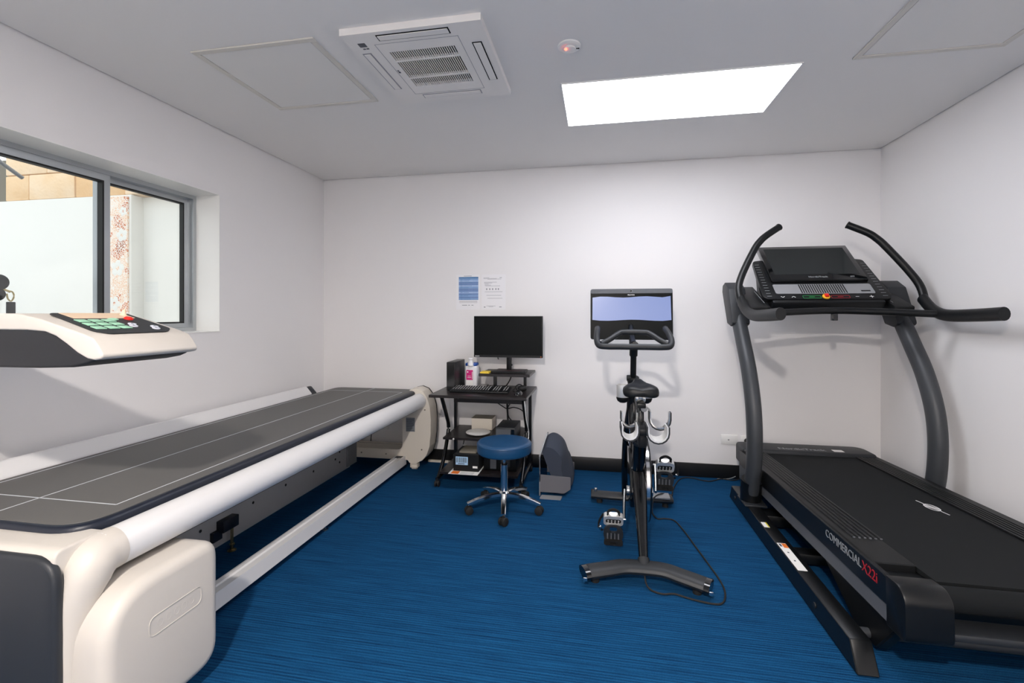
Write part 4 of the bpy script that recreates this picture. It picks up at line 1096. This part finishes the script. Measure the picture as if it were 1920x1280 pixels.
ms_ = thing('computer_mouse', 'small black computer mouse by the keyboard', 'mouse', (-.588, 3.43, DZ))
mm_ = MB().sphere((-.588, 3.430, DZ + .002), .001, (31, 52, 32), 20, 12)
for v in mm_.bm.verts: v.co.z = max(v.co.z, DZ + .001)
part('mouse_body', mm_, 'black_gloss', ms_)
part('cable', MB().tube([(-.588, 3.475, DZ + .012), (-.60, 3.50, DZ + .006), (-.645, 3.53, DZ + .006), (-.66, 3.62, DZ + .006), (-.66, 3.70, DZ + .006)], .003, 8, 5), 'black_rubber', ms_)
hs = thing('headset', 'bundled black headset lying behind the mouse', 'headset', (-.60, 3.565, DZ))
part('ear_cup', MB().sphere((-.580, 3.57, DZ + .026), .001, (36, 34, 24), 18, 10), 'black_rubber', hs)
part('band', MB().tube([(-.62, 3.56, DZ + .012), (-.635, 3.585, DZ + .035), (-.61, 3.61, DZ + .05), (-.575, 3.60, DZ + .035)], .004, 8, 5), 'black_rubber', hs)
sn = thing('sticky_notes', 'pad of yellow sticky notes at the end of the riser', 'sticky notes', (-.860, 3.61, .820))
part('yellow_pad', MB().box(-.910, -.842, 3.555, 3.635, .8205, .832), 'sticky_yellow', sn)
part('backing_card', MB().box(-.905, -.85, 3.64, 3.70, .8205, .8245), 'burgundy', sn)
ph = thing('desk_notepad', 'white notepad under a black phone behind the keyboard', 'notepad', (-.955, 3.70, DZ))
part('pad', MB().box(-.995, -.925, 3.655, 3.80, DZ + .001, DZ + .010), 'paper', ph)
pho = solo('mobile_phone', MB().prism(rrect(-.965, -.895, 3.645, 3.79, .010, 3), 'z', DZ + .0105, DZ + .019, .002, 1), 'black_gloss', 'black phone lying on the white notepad', 'phone')
solo('cleaning_cloth', MB().prism([(-.895, 3.63), (-.80, 3.625), (-.79, 3.70), (-.83, 3.74), (-.88, 3.72)], 'z', DZ + .002, DZ + .010, .0), 'cyan_cloth', 'small folded pale blue cloth behind the keyboard', 'cloth')
solo('envelope', MB().box(-.785, -.70, 3.63, 3.75, DZ + .0008, DZ + .004), 'paper_grey', 'white envelope lying under the riser cables', 'envelope')
solo('riser_cable', MB().tube([(-.705, 3.80, .798), (-.715, 3.78, .75), (-.745, 3.77, .70), (-.77, 3.78, .691)], .0045, 8, 5), 'black_rubber', 'black cable dropping from the riser to the desk top', 'cable')
cb = MB().tube([(-.755, 3.86, .64), (-.757, 3.86, .55), (-.752, 3.86, .45), (-.75, 3.86, .40)], .0075, 10, 5)
cb.tube([(-.68, 3.87, .60), (-.72, 3.87, .55), (-.752, 3.87, .50), (-.745, 3.86, .43), (-.70, 3.80, .40)], .0045, 8, 5)
cb.tube([(-.84, 3.87, .535), (-.80, 3.87, .51), (-.758, 3.87, .49), (-.70, 3.86, .505), (-.63, 3.85, .485), (-.585, 3.80, .44)], .004, 8, 5)
solo('cable_bundle', cb, 'black_rubber', 'tangle of black cables hanging under the desk top', 'cables')
solo('white_cable', MB().tube([(-.528, 3.34, .655), (-.524, 3.35, .60), (-.526, 3.42, .50), (-.522, 3.50, .40), (-.526, 3.50, .33), (-.530, 3.43, .26)], .004, 8, 5), 'print_white', 'thin white cable hanging down the desk leg', 'cable')

# ---- things on the shelves
cbx = thing('white_carton', 'small white cardboard carton on the middle shelf', 'box', (-.935, 3.77, .345))
part('carton_body', MB().box(-1.020, -.850, 3.705, 3.840, .3455, .436, .001, 1), 'carton', cbx)
part('carton_flap', MB().box(-1.021, -.849, 3.704, 3.841, .4362, .4375), 'carton_dark', cbx)
solo('white_dish', MB().lathe([(.060, 0), (.092, .010), (.096, .016), (.090, .021), (.04, .026), (.0005, .027)], (-.930, 3.572, .3455), 36), 'white_gloss', 'round white dish on the middle shelf', 'dish')
gb = thing('grey_device', 'dark grey boxy printer on the middle shelf', 'printer', (-.685, 3.58, .345))
part('case', MB().box(-.765, -.620, 3.455, 3.72, .3455, .432, .004), 'charcoal', gb)
part('front_face', MB().box(-.762, -.650, 3.449, 3.456, .350, .420, .002, 1), 'mid_grey', gb)
part('side_vent', MB().box(-.646, -.624, 3.449, 3.456, .350, .420), 'black_gloss', gb)
bx = thing('black_box', 'black cardboard box with barcode label on the bottom shelf', 'box', (-.97, 3.45, .118))
part('box_body', MB().box(-1.066, -.872, 3.365, 3.60, .1185, .240, .002, 1), 'black_plastic', bx)
part('box_lid', MB().box(-1.058, -.880, 3.38, 3.59, .2400, .2440), 'charcoal', bx)
part('wrapping', MB().box(-1.03, -.90, 3.39, 3.56, .2442, .256, .004), 'carton_dark', bx)
bl_ = part('barcode_label', MB().box(-1.048, -.955, 3.3635, 3.3655, .165, .225), 'label_blue', bx)
m = MB(); x = -1.042
while x < -.965:
    wd = random.choice((.0012, .002, .0035)); m.box(x, x + wd, 3.3630, 3.3640, .182, .219); x += wd + random.choice((.0012, .0022, .003))
m.box(-1.03, -.98, 3.3630, 3.3640, .171, .176)
part('barcode', m, 'ink_dark', bl_)
part('small_label', MB().box(-.918, -.882, 3.3635, 3.3655, .145, .160), 'paper', bx)
br_ = thing('brochure', 'white printed leaflet with orange corner under the black box', 'paper', (-.975, 3.42, .115))
part('sheet', MB().box(-1.085, -.865, 3.30, 3.60, .1155, .1178), 'paper', br_)
part('orange_block', MB().box(-1.068, -1.012, 3.303, 3.362, .1176, .1182), 'orange_print', br_)
m = MB()
for k in range(5): m.box(-1.0, -.90, 3.306 + k * .011, 3.309 + k * .011, .1176, .1181)
part('print', m, 'ink_grey', br_)
sw = thing('computer_case', 'black computer case with grey stripe on the bottom shelf', 'computer', (-.73, 3.58, .115))
part('case', MB().box(-.852, -.605, 3.43, 3.76, .1155, .300, .004), 'black_satin', sw)
part('front_stripe', MB().box(-.80, -.755, 3.425, 3.431, .13, .285), 'mid_grey', sw)
part('drive_door', MB().box(-.72, -.65, 3.425, 3.431, .15, .275, .002, 1), 'charcoal', sw)
solo('shelf_cable', MB().tube([(-1.06, 3.60, .25), (-1.05, 3.62, .29), (-1.0, 3.62, .315), (-.97, 3.60, .30), (-.95, 3.62, .322), (-.90, 3.63, .31)], .004, 8, 5), 'black_rubber', 'black lead curled above the barcode box', 'cable')
solo('cable_cover', MB().box(-1.46, -1.06, 3.884, 3.909, .0, .020, .004), 'beige_panel', 'beige plastic cable cover on the floor by the skirting', 'cable cover')

# ================================================================== STOOL
SX, SY = -.612, 3.025
stl = thing('swivel_stool', 'round blue padded stool on a chrome five star base', 'stool', (SX, SY, 0))
part('seat', MB().lathe([(.0005, .375), (.165, .375), (.174, .381), (.178, .392), (.178, .430), (.176, .441), (.168, .449), (.150, .452), (.0005, .453)], (SX, SY, 0), 56), 'stool_blue', stl, ang=50)
part('seat_seam', MB().lathe([(.1783, .434), (.1795, .4365), (.1783, .439)], (SX, SY, 0), 56), 'stool_blue', stl)
part('seat_plate', MB().cyl((SX, SY, .360), (SX, SY, .3755), .10, n=24), 'black_plastic', stl)
part('gas_rod', MB().cyl((SX, SY, .29), (SX, SY, .362), .011, n=18), 'chrome', stl)
part('column_collar', MB().cyl((SX, SY, .294), (SX, SY, .308), .020, n=20), 'black_plastic', stl)
part('column', MB().cyl((SX, SY, .100), (SX, SY, .296), .0235, n=28).lathe([(.036, .085), (.036, .118), (.026, .128), (.0005, .128)], (SX, SY, 0), 28), 'chrome', stl)
for k in range(5):
    a = R(-80 + 72 * k)
    d = Vector((math.cos(a), math.sin(a), 0))
    c = Vector((SX, SY, 0))
    part('leg', MB().sweep([c + d * .025 + Vector((0, 0, .108)), c + d * .10 + Vector((0, 0, .104)), c + d * .18 + Vector((0, 0, .088)), c + d * .245 + Vector((0, 0, .068))],
                           [(-.017, -.011), (.017, -.011), (.017, .006), (.011, .011), (-.011, .011), (-.017, .006)], (0, 0, 1), 5, scales=[1.05, 1.0, .9, .8]), 'chrome', stl)
    t = c + d * .236
    sd_ = Vector((-d.y, d.x, 0))
    if k == 0: sd_ = Vector((.85, -.52, 0)).normalized()
    cst = part('castor', MB().cyl(t + Vector((0, 0, .035)), t + Vector((0, 0, .064)), .008, n=12).sphere((t.x, t.y, .036), .022, (.9, .9, .8), 14, 8), 'black_rubber', stl)
    wm = MB()
    for s in (-1, 1):
        wm.cyl(t + sd_ * s * .006 + Vector((0, 0, .0265)), t + sd_ * s * .022 + Vector((0, 0, .0265)), .0265, n=22, bev=.005)
    part('wheel', wm, 'black_rubber', cst)

# ================================================================== LEG POSITIONER
lg = thing('leg_positioner', 'smoky acrylic leg positioner with a dark foam wedge on the floor', 'positioner', (-.30, 3.50, 0))
# upright side sheet, cut back at the top, leaning a little over the foam
sh = plate(MB(), round_poly([(3.300, .003), (3.300, .285), (3.450, .405), (3.500, .405), (3.735, .20), (3.735, .003)], [0, .02, .02, .03, .03, 0], 3), [], 'x', -.417, -.409)
for v in sh.bm.verts: v.co.x += max(0, v.co.z - .27) * .28
part('side_sheet', sh, 'acrylic', lg)
part('edge_strip', MB().tube([(-.413, 3.299, .004), (-.413, 3.299, .27), (-.411, 3.303, .288), (-.377, 3.450, .405)], .0045, 8, 3), 'silver_paint', lg)
fp = part('front_sheet', MB().prism(round_poly([(-.408, .03), (-.24, .03), (-.198, .06), (-.198, .142), (-.408, .150)], [0, .01, .01, .008, 0], 3), 'y', 3.300, 3.308), 'smoke_grey', lg)
part('back_sheet', MB().prism(round_poly([(-.408, .03), (-.24, .03), (-.194, .05), (-.194, .118), (-.408, .122)], [0, .01, .01, .008, 0], 3), 'y', 3.730, 3.738), 'smoke_grey', lg)
part('floor_tab', MB().prism(round_poly([(-.408, 3.245), (-.262, 3.245), (-.255, 3.31), (-.400, 3.31)], .006, 3), 'z', .001, .007), 'silver_paint', lg)
# foam wedge: an arch that leans on the sheet
def arch(y, top, xl, xr):
    pts = [(xl, top - .035), (xl + .02, top - .004), (xl + .055, top), (xl + .10, top - .025), (xl + .135, top - .08), (xr - .03, .18), (xr, .032), (xr - .075, .032), (xr - .105, .14)]
    return [(p.x, y, p.z) for p in catmull([(a, 0, b) for a, b in pts], 3)]
part('foam_wedge', MB().loft([arch(3.320, .338, -.398, -.232), arch(3.40, .372, -.392, -.215), arch(3.480, .398, -.385, -.196), arch(3.56, .385, -.38, -.192), arch(3.720, .29, -.38, -.192)]), 'foam_navy', lg, ang=50)
